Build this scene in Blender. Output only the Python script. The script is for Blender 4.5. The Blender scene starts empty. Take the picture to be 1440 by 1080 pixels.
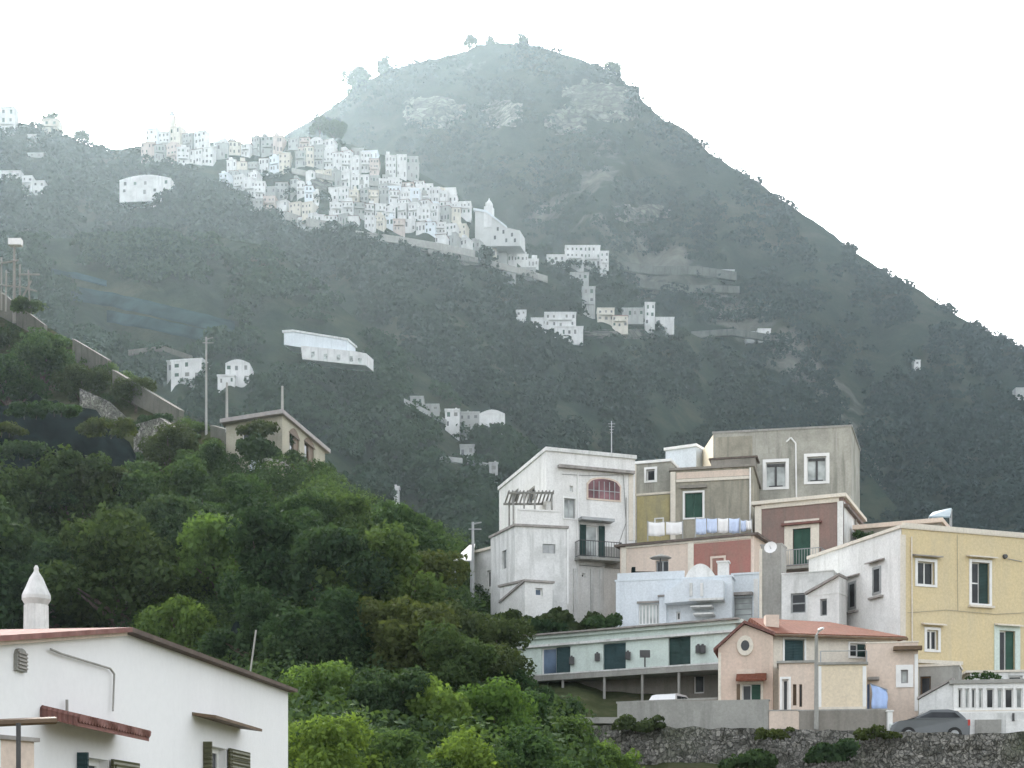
import bpy, bmesh, math, random
import numpy as np
from mathutils import Vector, Matrix, noise
R = math.radians
random.seed(7)
rng = np.random.default_rng(11)
SC = bpy.context.scene
COL = SC.collection
# ---------------------------------------------------------------- camera model (metres; level lens with a rise)
F, HZ, CX = 2200.0, 1200.0, 720.0
K = 1.0      # depth factor of the group of houses being built
def P(px, py, Y):
    Y *= K
    return Vector(((px - CX) / F * Y, Y, (HZ - py) / F * Y))

# ---------------------------------------------------------------- materials
def nt(name):
    m = bpy.data.materials.new(name); m.use_nodes = True
    t = m.node_tree; t.nodes.clear()
    out = t.nodes.new('ShaderNodeOutputMaterial')
    return m, t, out
def N(t, typ, **kw):
    n = t.nodes.new(typ)
    for k, v in kw.items(): setattr(n, k, v)
    return n
def noise_node(t, vec, scale, detail=4, rough=.55):
    n = N(t, 'ShaderNodeTexNoise'); n.inputs['Scale'].default_value = scale
    n.inputs['Detail'].default_value = detail; n.inputs['Roughness'].default_value = rough
    if vec is not None: t.links.new(vec, n.inputs['Vector'])
    return n
def ramp(t, fac, stops):
    r = N(t, 'ShaderNodeValToRGB'); e = r.color_ramp.elements
    e[0].position, e[0].color = stops[0][0], (*stops[0][1], 1)
    e[1].position, e[1].color = stops[-1][0], (*stops[-1][1], 1)
    for p, c in stops[1:-1]:
        x = e.new(p); x.color = (*c, 1)
    t.links.new(fac, r.inputs[0]); return r
def mixc(t, fac, a, b, typ='MIX'):
    m = N(t, 'ShaderNodeMix', data_type='RGBA', blend_type=typ)
    for s, v in ((0, fac), (6, a), (7, b)):
        if hasattr(v, 'is_output'): t.links.new(v, m.inputs[s])
        elif s == 0: m.inputs[0].default_value = v
        else: m.inputs[s].default_value = (*v, 1)
    return m.outputs[2]
def scaled(t, vec, s):
    m = N(t, 'ShaderNodeMapping'); m.inputs['Scale'].default_value = s
    t.links.new(vec, m.inputs['Vector']); return m.outputs[0]
def finish(t, out, col, rough=.85, bump=None, bs=.2, bd=.02, spec=.3, metal=0):
    b = N(t, 'ShaderNodeBsdfPrincipled')
    if hasattr(col, 'is_output'): t.links.new(col, b.inputs['Base Color'])
    else: b.inputs['Base Color'].default_value = (*col, 1)
    if hasattr(rough, 'is_output'): t.links.new(rough, b.inputs['Roughness'])
    else: b.inputs['Roughness'].default_value = rough
    b.inputs['Specular IOR Level'].default_value = spec
    b.inputs['Metallic'].default_value = metal
    if bump is not None:
        n = N(t, 'ShaderNodeBump'); n.inputs['Strength'].default_value = bs; n.inputs['Distance'].default_value = bd
        t.links.new(bump, n.inputs['Height']); t.links.new(n.outputs[0], b.inputs['Normal'])
    t.links.new(b.outputs[0], out.inputs[0])
    return b
def mul(c, k): return tuple(x * k for x in c)
def stucco(name, col, stain=None, amt=.5, sc=1.0, grain=1.0):
    m, t, out = nt(name)
    pos = N(t, 'ShaderNodeNewGeometry').outputs['Position']
    stain = stain or mul(col, .62)
    a = noise_node(t, pos, .55 * sc, 6, .62)
    ra = ramp(t, a.outputs[0], [(.42, (0, 0, 0)), (.7, (1, 1, 1))])
    s = noise_node(t, scaled(t, pos, (1.6, 1.6, .16)), 1.2 * sc, 5, .6)
    rs = ramp(t, s.outputs[0], [(.47, (0, 0, 0)), (.66, (1, 1, 1))])
    f = N(t, 'ShaderNodeMath', operation='MAXIMUM'); t.links.new(ra.outputs[0], f.inputs[0]); t.links.new(rs.outputs[0], f.inputs[1])
    g = N(t, 'ShaderNodeMath', operation='MULTIPLY'); t.links.new(f.outputs[0], g.inputs[0]); g.inputs[1].default_value = amt
    c = mixc(t, g.outputs[0], col, stain)
    fine = noise_node(t, pos, 9, 5, .7)
    rf = ramp(t, fine.outputs[0], [(.3, (1 - .14 * grain,) * 3), (.7, (1 + .08 * grain,) * 3)])
    c = mixc(t, 1.0, c, rf.outputs[0], 'MULTIPLY')
    finish(t, out, c, .92, fine.outputs[0], .2 * grain, .02, .12)
    return m
def plain(name, col, rough=.6, var=.12, sc=3, metal=0, spec=.35):
    m, t, out = nt(name)
    pos = N(t, 'ShaderNodeNewGeometry').outputs['Position']
    a = noise_node(t, pos, sc, 4)
    r = ramp(t, a.outputs[0], [(.3, mul(col, 1 - var)), (.7, mul(col, 1 + var))])
    finish(t, out, r.outputs[0], rough, a.outputs[0], .1, .01, spec, metal)
    return m
def tiles(name, col, col2):
    m, t, out = nt(name)
    pos = N(t, 'ShaderNodeNewGeometry').outputs['Position']
    w = N(t, 'ShaderNodeTexWave', wave_type='BANDS', bands_direction='X'); w.inputs['Scale'].default_value = 4.5
    w.inputs['Distortion'].default_value = .6; w.inputs['Detail'].default_value = 1
    t.links.new(pos, w.inputs['Vector'])
    a = noise_node(t, pos, 1.1, 5); b = noise_node(t, scaled(t, pos, (3, 3, 3)), 2.4, 2)
    c = ramp(t, a.outputs[0], [(.3, col), (.55, mul(col, 1.15)), (.75, col2)]).outputs[0]
    c = mixc(t, .35, c, ramp(t, b.outputs[0], [(.35, mul(col, .55)), (.65, mul(col, 1.35))]).outputs[0])
    finish(t, out, c, .85, w.outputs[0], .6, .06, .2)
    return m
def louvre(name, col):
    m, t, out = nt(name)
    pos = N(t, 'ShaderNodeNewGeometry').outputs['Position']
    w = N(t, 'ShaderNodeTexWave', wave_type='BANDS', bands_direction='Z'); w.inputs['Scale'].default_value = 4.5
    t.links.new(pos, w.inputs['Vector'])
    a = noise_node(t, pos, 2, 4)
    c = ramp(t, a.outputs[0], [(.3, mul(col, .75)), (.7, mul(col, 1.2))]).outputs[0]
    finish(t, out, c, .55, w.outputs[0], .5, .03, .3)
    return m
def stone(name, c1, c2, c3, sc=1.3, moss=None):
    m, t, out = nt(name)
    pos = N(t, 'ShaderNodeNewGeometry').outputs['Position']
    d = noise_node(t, pos, 1.9, 5)
    wv = mixc(t, .55, pos, d.outputs[1], 'ADD')
    v = N(t, 'ShaderNodeTexVoronoi'); v.inputs['Scale'].default_value = sc; t.links.new(wv, v.inputs['Vector'])
    ve = N(t, 'ShaderNodeTexVoronoi', feature='DISTANCE_TO_EDGE'); ve.inputs['Scale'].default_value = sc; t.links.new(wv, ve.inputs['Vector'])
    sep = N(t, 'ShaderNodeSeparateColor'); t.links.new(v.outputs['Color'], sep.inputs[0])
    c = ramp(t, sep.outputs[0], [(0, c1), (.5, c2), (1, c3)]).outputs[0]
    e = ramp(t, ve.outputs[0], [(.0, (0, 0, 0)), (.09, (1, 1, 1))])
    c = mixc(t, e.outputs[0], mul(c1, .7), c)
    big = noise_node(t, pos, .35, 5)
    if moss: c = mixc(t, ramp(t, big.outputs[0], [(.5, (0, 0, 0)), (.68, (.8, .8, .8))]).outputs[0], c, moss)
    v2 = N(t, 'ShaderNodeTexVoronoi'); v2.inputs['Scale'].default_value = sc * 2.7; t.links.new(wv, v2.inputs['Vector'])
    s2 = N(t, 'ShaderNodeSeparateColor'); t.links.new(v2.outputs['Color'], s2.inputs[0])
    c = mixc(t, .55, c, ramp(t, s2.outputs[1], [(.1, (.45, .45, .45)), (.55, (1, 1, 1)), (.95, (1.7, 1.68, 1.62))]).outputs[0], 'MULTIPLY')
    fine = noise_node(t, pos, 7, 5)
    h = N(t, 'ShaderNodeMath', operation='ADD'); t.links.new(e.outputs[0], h.inputs[0]); t.links.new(fine.outputs[0], h.inputs[1])
    finish(t, out, c, .95, h.outputs[0], .8, .12, .1)
    return m
def leaf(name, dark, light, trans=.35, tcol=None):
    m, t, out = nt(name)
    g = N(t, 'ShaderNodeNewGeometry')
    oi = N(t, 'ShaderNodeObjectInfo')
    big = noise_node(t, g.outputs['Position'], .016 if 'far' in name else .8, 5 if 'far' in name else 3, .6)
    a = N(t, 'ShaderNodeMath', operation='MULTIPLY_ADD'); a.inputs[1].default_value = .22 if 'far' in name else .55
    t.links.new(g.outputs['Random Per Island'], a.inputs[0]); 
    b = N(t, 'ShaderNodeMath', operation='MULTIPLY'); b.inputs[1].default_value = .8 if 'far' in name else .55; t.links.new(big.outputs[0], b.inputs[0])
    t.links.new(b.outputs[0], a.inputs[2])
    c = ramp(t, a.outputs[0], [(.1, dark), (.75, light)]).outputs[0]
    rr = ramp(t, oi.outputs['Random'], [(0, (.72, .8, .72)), (.5, (1, 1, 1)), (1, (1.2, 1.1, .8))])
    c = mixc(t, 1, c, rr.outputs[0], 'MULTIPLY')
    d = N(t, 'ShaderNodeBsdfPrincipled'); d.inputs['Roughness'].default_value = .85; d.inputs['Specular IOR Level'].default_value = .0 if 'far' in name else .03
    t.links.new(c, d.inputs['Base Color'])
    tr = N(t, 'ShaderNodeBsdfTranslucent')
    c2 = mixc(t, 1, c, tcol or (1.2, 1.2, .65), 'MULTIPLY'); t.links.new(c2, tr.inputs[0])
    mx = N(t, 'ShaderNodeMixShader'); mx.inputs[0].default_value = trans
    t.links.new(d.outputs[0], mx.inputs[1]); t.links.new(tr.outputs[0], mx.inputs[2]); t.links.new(mx.outputs[0], out.inputs[0])
    return m
def hill_mat(name, cols, sc, rock=None, rock_lo=.6):
    m, t, out = nt(name)
    pos = N(t, 'ShaderNodeNewGeometry').outputs['Position']
    a = noise_node(t, pos, sc, 8, .65)
    c = ramp(t, a.outputs[0], [(.3, cols[0]), (.5, cols[1]), (.7, cols[2])]).outputs[0]
    if rock:
        r = noise_node(t, scaled(t, pos, (1, 1, .5)), sc * .45, 6, .6)
        c = mixc(t, ramp(t, r.outputs[0], [(rock_lo, (0, 0, 0)), (rock_lo + .1, (1, 1, 1))]).outputs[0], c, rock)
    f = noise_node(t, pos, sc * 10, 5, .7)
    finish(t, out, c, 1.0, f.outputs[0], .8, 1.0 / (sc * 20), .0)
    return m

M = {}
M['white'] = stucco('white_stucco', (.78, .78, .76), (.54, .54, .51), .55)
M['nearwhite'] = stucco('near_white_render', (.78, .78, .775), (.66, .66, .655), .3, .35, .25)
M['white2'] = stucco('aged_white_stucco', (.74, .745, .73), (.42, .43, .41), .7, 1.2)
M['bankwall'] = stucco('bank_wall', (.15, .145, .125), (.085, .09, .07), .8)
M['villa'] = stucco('villa_stucco', (.44, .41, .33), (.30, .29, .23), .6)
M['paleslab'] = plain('pale_slab', (.36, .33, .32), .9, .15)
M['bluewhite'] = stucco('blue_white_stucco', (.70, .75, .79), (.52, .57, .6), .42)
M['greenwhite'] = stucco('mint_white_stucco', (.66, .75, .70), (.48, .55, .50), .5)
M['yellow'] = stucco('yellow_stucco', (.66, .55, .335), (.56, .49, .34), .55)
M['grey'] = stucco('grey_render', (.42, .41, .36), (.21, .21, .18), .8, 1.1)
M['tan'] = stucco('tan_render', (.36, .335, .27), (.21, .205, .17), .8, 1.3)
M['olive'] = stucco('ochre_render', (.46, .40, .21), (.28, .27, .19), .75, 1.3)
M['maroon'] = stucco('maroon_stucco', (.27, .18, .155), (.20, .165, .145), .7)
M['pink'] = stucco('pink_stucco', (.66, .525, .44), (.53, .44, .36), .65)
M['palepink'] = stucco('pale_pink_stucco', (.69, .575, .485), (.55, .47, .40), .6)
M['cream'] = stucco('cream_stucco', (.74, .64, .48), (.62, .54, .42), .4)
M['trim'] = stucco('pale_trim', (.72, .67, .58), (.55, .5, .43), .4)
M['red'] = stucco('red_stucco', (.36, .165, .14), (.27, .18, .145), .75)
M['concrete'] = stucco('concrete', (.36, .355, .33), (.22, .22, .2), .7)
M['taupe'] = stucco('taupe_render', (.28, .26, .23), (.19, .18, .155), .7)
M['dkroof'] = plain('dark_roof_edge', (.13, .105, .09), .9, .3)
M['slab'] = plain('roof_slab', (.30, .28, .26), .9, .25)
M['frame'] = plain('white_paint', (.76, .76, .74), .5, .06)
M['wood'] = plain('brown_wood', (.13, .085, .05), .6, .25)
M['metal'] = plain('grey_metal', (.32, .33, .33), .45, .15, metal=.4)
M['dkmetal'] = plain('dark_metal', (.06, .06, .06), .5, .2)
M['green'] = louvre('green_shutter', (.03, .085, .06))
M['dkgreen'] = louvre('dark_green_shutter', (.022, .05, .045))
M['teal'] = louvre('teal_shutter', (.03, .065, .07))
M['oliveshut'] = louvre('olive_shutter', (.10, .10, .055))
M['bluepaint'] = plain('blue_paint', (.20, .32, .62), .5, .1)
M['tiles'] = tiles('clay_tiles', (.175, .062, .037), (.22, .105, .07))
M['tiles2'] = tiles('old_clay_tiles', (.20, .10, .085), (.26, .17, .13))
M['cloth'] = plain('white_cloth', (.80, .79, .78), .9, .04)
M['bluecloth'] = plain('pale_blue_cloth', (.55, .63, .80), .9, .1)
M['stone'] = stone('rough_stone', (.12, .118, .105), (.19, .185, .168), (.29, .28, .255), 5.2, (.10, .11, .075))
M['rubble'] = stone('rubble_stone', (.13, .13, .115), (.22, .22, .19), (.34, .33, .30), 3.2, (.07, .085, .045))
M['bark'] = plain('bark', (.10, .08, .06), .95, .35, 6)
M['carpaint'] = plain('grey_car_paint', (.10, .11, .115), .3, .05, spec=.5)
M['carwhite'] = plain('white_car_paint', (.72, .73, .74), .3, .04, spec=.5)
M['rubber'] = plain('rubber', (.025, .025, .025), .8, .2)
M['redlamp'] = plain('red_lens', (.4, .03, .02), .3, .1)
def _glass(name, col, r=.12):
    m, t, out = nt(name)
    pos = N(t, 'ShaderNodeNewGeometry').outputs['Position']
    a = noise_node(t, pos, .8, 3)
    c = ramp(t, a.outputs[0], [(.35, mul(col, .5)), (.65, mul(col, 1.5))]).outputs[0]
    finish(t, out, c, r, a.outputs[0], .05, .02, .18)
    return m
M['glass'] = _glass('dark_glass', (.035, .038, .042))
M['paleglass'] = _glass('pale_curtained_glass', (.40, .43, .42), .3)
M['blueglass'] = _glass('blue_glass', (.10, .14, .20))
M['redglass'] = _glass('reddish_glass', (.20, .10, .11), .3)
M['net'] = plain('black_netting', (.007, .011, .011), 1.0, .8, .35, spec=.0)
M['leafdark'] = leaf('dark_leaves', (.019, .036, .022), (.054, .092, .045), .28)
M['leafmid'] = leaf('mid_leaves', (.026, .050, .026), (.074, .126, .052), .32)
M['leaflime'] = leaf('lime_leaves', (.052, .092, .032), (.125, .20, .06), .38)
M['leafolive'] = leaf('olive_leaves', (.028, .042, .02), (.070, .095, .042), .28)
M['farleaf'] = leaf('far_leaves', (.007, .018, .020), (.026, .042, .034), .10, (1.2, 1.25, .7))
M['farleaf2'] = leaf('far_green_leaves', (.007, .021, .019), (.032, .056, .034), .12, (1.2, 1.25, .7))
M['mountain'] = hill_mat('mountain_scrub', ((.012, .022, .018), (.024, .034, .024), (.05, .052, .038)), .02, (.15, .148, .13), .6)
M['hill'] = hill_mat('hillside_scrub', ((.012, .023, .017), (.025, .038, .025), (.055, .058, .038)), .03, (.14, .13, .11), .67)
M['slope'] = hill_mat('slope_earth', ((.03, .04, .02), (.06, .07, .035), (.13, .115, .08)), .3)
M['ground'] = hill_mat('valley_ground', ((.05, .06, .035), (.09, .09, .06), (.16, .15, .12)), .1)

# ---------------------------------------------------------------- mesh building
class Pl:
    """vertical plane through two points given as (pixel column, depth)"""
    def __init__(s, a, b):
        a = (a[0], a[1] * K); b = (b[0], b[1] * K)
        s.A = Vector(((a[0] - CX) / F * a[1], a[1])); s.B = Vector(((b[0] - CX) / F * b[1], b[1]))
        s.d = (s.B - s.A); s.L = s.d.length; s.d.normalize()
        n = Vector((s.d.y, -s.d.x))
        if n.dot(-s.A) < 0: n = -n
        s.n = n
    @classmethod
    def xy(c, A, B, n=None):
        s = c.__new__(c); s.A = Vector(A); s.B = Vector(B); s.d = s.B - s.A; s.L = s.d.length; s.d.normalize()
        s.n = n if n is not None else Vector((s.d.y, -s.d.x)); return s
    def Y(s, px):
        k = (px - CX) / F
        # A + d u : X = kY
        u = (k * s.A.y - s.A.x) / (s.d.x - k * s.d.y)
        return s.A.y + s.d.y * u, u
    def u(s, px): return s.Y(px)[1]
    def z(s, px, py): return (HZ - py) / F * s.Y(px)[0]
    def uz(s, px, py): return (s.u(px), s.z(px, py))
    def pt(s, u, z, o=0):
        q = s.A + s.d * u + s.n * o
        return Vector((q.x, q.y, z))
    def rect(s, b):
        u0, u1 = s.u(b[0]), s.u(b[2]); xm = (b[0] + b[2]) / 2
        return min(u0, u1), max(u0, u1), s.z(xm, b[3]), s.z(xm, b[1])
class MB:
    def __init__(s): s.v = []; s.f = []; s.m = []
    def face(s, pts, mi=0):
        k = len(s.v); s.v += [tuple(p) for p in pts]; s.f.append(tuple(range(k, k + len(pts)))); s.m.append(mi)
    def hexa(s, p, mi=0):
        k = len(s.v); s.v += [tuple(q) for q in p]
        for q in ((0, 1, 2, 3), (4, 7, 6, 5), (0, 4, 5, 1), (1, 5, 6, 2), (2, 6, 7, 3), (3, 7, 4, 0)):
            s.f.append(tuple(k + i for i in q)); s.m.append(mi)
    def box(s, x0, x1, y0, y1, z0, z1, mi=0):
        s.hexa([(x0, y0, z0), (x1, y0, z0), (x1, y1, z0), (x0, y1, z0), (x0, y0, z1), (x1, y0, z1), (x1, y1, z1), (x0, y1, z1)], mi)
    def pbox(s, pl, u0, u1, z0, z1, o0, o1, mi=0):
        s.hexa([pl.pt(u0, z0, o0), pl.pt(u1, z0, o0), pl.pt(u1, z0, o1), pl.pt(u0, z0, o1),
                pl.pt(u0, z1, o0), pl.pt(u1, z1, o0), pl.pt(u1, z1, o1), pl.pt(u0, z1, o1)], mi)
    def prism(s, pl, poly, o0, o1, mi=0):
        a = [pl.pt(u, z, o0) for u, z in poly]; b = [pl.pt(u, z, o1) for u, z in poly]
        s.loft(a, b, mi)
    def loft(s, a, b, mi=0, caps=True):
        k = len(s.v); n = len(a); s.v += [tuple(p) for p in a] + [tuple(p) for p in b]
        if caps: s.f += [tuple(range(k, k + n))[::-1], tuple(range(k + n, k + 2 * n))]; s.m += [mi, mi]
        for i in range(n):
            j = (i + 1) % n; s.f.append((k + i, k + j, k + n + j, k + n + i)); s.m.append(mi)
    def tube(s, p0, p1, r0, r1=None, n=8, mi=0):
        r1 = r0 if r1 is None else r1
        p0, p1 = Vector(p0), Vector(p1); ax = (p1 - p0).normalized()
        e = ax.orthogonal().normalized(); g = ax.cross(e)
        c = [(math.cos(2 * math.pi * i / n), math.sin(2 * math.pi * i / n)) for i in range(n)]
        s.loft([p0 + (e * a + g * b) * r0 for a, b in c], [p1 + (e * a + g * b) * r1 for a, b in c], mi)
    def lathe(s, c, prof, n=16, mi=0, sx=1, sy=1):
        c = Vector(c); rings = []
        for r, z in prof:
            rings.append(len(s.v))
            s.v += [(c.x + r * sx * math.cos(2 * math.pi * i / n), c.y + r * sy * math.sin(2 * math.pi * i / n), c.z + z) for i in range(n)]
        for a, b in zip(rings, rings[1:]):
            for i in range(n):
                j = (i + 1) % n; s.f.append((a + i, a + j, b + j, b + i)); s.m.append(mi)
        s.f.append(tuple(rings[0] + i for i in range(n))[::-1]); s.m.append(mi)
        s.f.append(tuple(rings[-1] + i for i in range(n))); s.m.append(mi)
    def build(s, name, mats, parent=None, base=None, smooth=False, recalc=True):
        if not isinstance(mats, (list, tuple)): mats = [mats]
        o0 = wloc(parent) if parent else Vector(base) if base is not None else Vector((0, 0, 0))
        me = bpy.data.meshes.new(name)
        me.from_pydata([(a - o0.x, b - o0.y, c - o0.z) for a, b, c in s.v], [], s.f)
        for m in mats: me.materials.append(m)
        if len(mats) > 1: me.polygons.foreach_set('material_index', s.m)
        if recalc:
            bm = bmesh.new(); bm.from_mesh(me); bmesh.ops.recalc_face_normals(bm, faces=bm.faces[:]); bm.to_mesh(me); bm.free()
        if smooth: me.shade_smooth()
        o = bpy.data.objects.new(name, me); COL.objects.link(o)
        if parent: o.parent = parent
        else: o.location = o0
        return o
def wloc(o):
    v = Vector(o.location); p = o.parent
    while p: v = v + p.location; p = p.parent
    return v
def tag(o, label=None, cat=None, group=None, kind=None):
    if label: o['label'] = label
    if cat: o['category'] = cat
    if group: o['group'] = group
    if kind: o['kind'] = kind
    return o
def empty(name, loc, label, cat, group=None):
    o = bpy.data.objects.new(name, None); COL.objects.link(o); o.location = loc; o.empty_display_size = .3
    return tag(o, label, cat, group)
def link_copy(o, parent=None):
    c = o.copy(); COL.objects.link(c); c.parent = parent; return c
def wall_face(mb, pl, u0, u1, z0, z1, holes, depth=.2, mi=0):
    us = sorted({u0, u1, *[min(max(h[i], u0), u1) for h in holes for i in (0, 1)]})
    zs = sorted({z0, z1, *[min(max(h[i], z0), z1) for h in holes for i in (2, 3)]})
    for a, b in zip(us, us[1:]):
        for c, d in zip(zs, zs[1:]):
            um, zm = (a + b) / 2, (c + d) / 2
            if any(h[0] < um < h[1] and h[2] < zm < h[3] for h in holes): continue
            mb.face([pl.pt(a, c), pl.pt(b, c), pl.pt(b, d), pl.pt(a, d)], mi)
    for h in holes:
        a, b, c, d = h
        for q in (((a, c), (b, c)), ((b, c), (b, d)), ((b, d), (a, d)), ((a, d), (a, c))):
            mb.face([pl.pt(*q[0]), pl.pt(*q[1]), pl.pt(*q[1], -depth), pl.pt(*q[0], -depth)], mi)
        mb.face([pl.pt(a, c, -depth), pl.pt(b, c, -depth), pl.pt(b, d, -depth), pl.pt(a, d, -depth)], mi)

def win(root, pl, b, name='window', sur=None, sw=.13, hood=None, sill=None, shut=None, frame='frame', glass='glass', nx=2, ny=1, fb=.07, raised=False, depth=.2, arch=False, **_):
    """window or door in a wall opening: frame > pane, shutters, surround, hood, sill"""
    u0, u1, z0, z1 = pl.rect(b)
    of = .07 if raised else -.14
    mb = MB()
    for a in (u0, u1 - fb): mb.pbox(pl, a, a + fb, z0, z1, of - .05, of)
    for c in (z0, z1 - fb): mb.pbox(pl, u0 + fb, u1 - fb, c, c + fb, of - .05, of - .002)
    for i in range(1, nx):
        a = u0 + (u1 - u0) * i / nx; mb.pbox(pl, a - fb * .6, a + fb * .6, z0 + fb, z1 - fb, of - .05, of - .004)
    for i in range(1, ny):
        c = z0 + (z1 - z0) * i / ny; mb.pbox(pl, u0 + fb, u1 - fb, c - .03, c + .03, of - .05, of - .007)
    w = mb.build(name, M[frame], root)
    mb = MB(); mb.pbox(pl, u0 + .01, u1 - .01, z0 + .01, z1 - .01, of - .045, of - .03); mb.build('pane', M[glass], w)
    if shut:
        st, mn = shut
        if st in ('closed', 'half', 'ajar'):
            um = (u0 + u1) / 2
            parts = [(u0 + .03, um - .006), (um + .006, u1 - .03)]
            if st == 'half': parts = parts[1:]
            for a, c in parts:
                mb = MB(); o = of + .015
                mb.pbox(pl, a, c, z0 + .03, z1 - .03, o, o + .035)
                for q in (a, c - .05): mb.pbox(pl, q, q + .05, z0 + .03, z1 - .03, o + .035, o + .05)
                for q in (z0 + .03, (z0 + z1) / 2, z1 - .09): mb.pbox(pl, a + .05, c - .05, q, q + .06, o + .035, o + .048)
                mb.build('shutter', M[mn], w)
        if st == 'open':
            wd = (u1 - u0) / 2
            for a, c in ((u0 - wd - .02, u0 - .02), (u1 + .02, u1 + wd + .02)):
                mb = MB(); mb.pbox(pl, a, c, z0, z1, .03, .07)
                for q in (a, c - .05): mb.pbox(pl, q, q + .05, z0, z1, .07, .085)
                mb.build('shutter', M[mn], w)
    if sur:
        mb = MB(); e = .045
        mb.pbox(pl, u0 - sw, u0, z0, z1, -.02, e); mb.pbox(pl, u1, u1 + sw, z0, z1, -.02, e)
        mb.pbox(pl, u0 - sw, u1 + sw, z1, z1 + sw, -.02, e + .003)
        if name != 'door': mb.pbox(pl, u0 - sw, u1 + sw, z0 - sw * .8, z0, -.02, e + .003)
        mb.build('surround', M[sur], w)
    if hood:
        mb = MB(); mb.hexa([pl.pt(u0 - .3, z1 + .26, -.02), pl.pt(u1 + .3, z1 + .26, -.02), pl.pt(u1 + .3, z1 + .2, .32), pl.pt(u0 - .3, z1 + .2, .32),
                            pl.pt(u0 - .3, z1 + .34, -.02), pl.pt(u1 + .3, z1 + .34, -.02), pl.pt(u1 + .3, z1 + .26, .32), pl.pt(u0 - .3, z1 + .26, .32)])
        mb.build('hood', M[hood], w)
    if sill:
        mb = MB(); mb.pbox(pl, u0 - .2, u1 + .2, z0 - .2, z0 - .1, -.02, .2); mb.build('sill', M[sill], w)
    return w

def house(name, label, pts, top, zb, wall, openings=None, d=6.0, roof='flat', slab='slab', th=.18, ov=.12, cat='house', wallname='wall', cornice=None):
    """pts: visible front corners left to right as (pixel column, depth); top: (px, py, index of the corner) or a height"""
    Q = [P(p[0], 0, p[1]).xy for p in pts]
    zt = top if not isinstance(top, tuple) else P(0, top[0], pts[top[2]][1]).z
    pls = [Pl(a, b) for a, b in zip(pts, pts[1:])]
    if len(Q) == 3: Q.append(Q[0] + Q[2] - Q[1])
    else: Q += [Q[1] - pls[0].n * d, Q[0] - pls[0].n * d]
    c = sum((q for q in Q), Vector((0, 0))) / len(Q)
    root = empty(name, (c.x, c.y, zb), label, cat)
    mb = MB(); openings = openings or {}
    for i, pl in enumerate(pls):
        holes = [pl.rect(o['b']) for o in openings.get(i, []) if not o.get('raised')]
        wall_face(mb, pl, 0, pl.L, zb, zt, holes)
    n = len(Q)
    for i in range(len(pls), n):
        a, b = Q[i], Q[(i + 1) % n]
        mb.face([(a.x, a.y, zb), (b.x, b.y, zb), (b.x, b.y, zt), (a.x, a.y, zt)])
    if roof == 'flat':
        mb.build(wallname, M[wall], root)
        r = MB()
        G = [q + (q - c).normalized() * ov * 1.4 for q in Q]
        r.loft([(q.x, q.y, zt) for q in G], [(q.x, q.y, zt + th) for q in G]); r.build('roof', M[slab], root)
    else:
        mb.face([(q.x, q.y, zt) for q in Q]); mb.build(wallname, M[wall], root)
    for i, pl in enumerate(pls):
        for o in openings.get(i, []): win(root, pl, **o)
    return dict(root=root, pl=pls, Q=Q, zt=zt, c=c)
def strip(root, name, mat, pl, b, o0=-.02, o1=.05):
    mb = MB(); mb.pbox(pl, *pl.rect(b), o0, o1); return mb.build(name, M[mat], root)
def railing(mb, a, b, h=1.0, n=None, r=.018):
    a, b = Vector(a), Vector(b); L = (b - a).length; n = n or max(2, int(L / .16))
    for z in (.06, h): mb.tube(a + Vector((0, 0, z)), b + Vector((0, 0, z)), r * 1.4, n=5)
    for i in range(n + 1):
        p = a.lerp(b, i / n); mb.tube(p + Vector((0, 0, .06)), p + Vector((0, 0, h)), r, n=4)
def balcony(root, pl, px0, px1, py, out=.9, rail='dkmetal', h=1.0, slab='concrete', wallrail=None):
    u0, u1 = pl.u(px0), pl.u(px1); z = pl.z((px0 + px1) / 2, py)
    mb = MB(); mb.pbox(pl, u0, u1, z - .16, z, -.02, out); s = mb.build('balcony', M[slab], root)
    mb = MB()
    if wallrail:
        mb.pbox(pl, u0, u1, z, z + h, out - .1, out); mb.pbox(pl, u0, u0 + .1, z, z + h, 0, out - .1); mb.pbox(pl, u1 - .1, u1, z, z + h, 0, out - .1)
        mb.build('railing', M[wallrail], s)
    else:
        railing(mb, pl.pt(u0 + .04, z, out - .04), pl.pt(u1 - .04, z, out - .04), h)
        railing(mb, pl.pt(u0 + .04, z, .02), pl.pt(u0 + .04, z, out - .04), h); railing(mb, pl.pt(u1 - .04, z, .02), pl.pt(u1 - .04, z, out - .04), h)
        mb.build('railing', M[rail], s)
# ---------------------------------------------------------------- terrain: three ridges, each a sheet of real ground at its own distance
def curve(pts):
    xs, ys = zip(*pts); return lambda x: float(np.interp(x, xs, ys))
def sm(x, y, s, o=0): return noise.noise(Vector((x * s + o, y * s * .8 - o, o * 1.7)))
cM = curve([(-500, 420), (0, 330), (200, 260), (400, 190), (440, 168), (480, 142), (500, 122), (545, 98), (600, 85), (655, 72), (670, 63), (700, 60), (760, 66), (800, 78), (840, 92), (870, 107), (890, 127), (930, 167), (965, 182), (1000, 217), (1060, 252), (1100, 282), (1150, 314), (1200, 352), (1250, 387), (1300, 412), (1350, 447), (1400, 472), (1440, 492), (1600, 580), (1900, 720), (2300, 860)])
kM = curve([(-500, 1150), (440, 1290), (700, 1250), (1000, 1130), (1440, 980), (1900, 860), (2300, 800)])
def DM(x, y):
    c = cM(x); e = max(y - c, 0); w = min(e / 120, 1)
    return kM(x) - .85 * e + w * (50 * sm(x + .35 * y, y * .35, .011, 3) + 20 * sm(x + .35 * y, y * .5, .03, 9) + 7 * sm(x, y, .07, 2))
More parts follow.
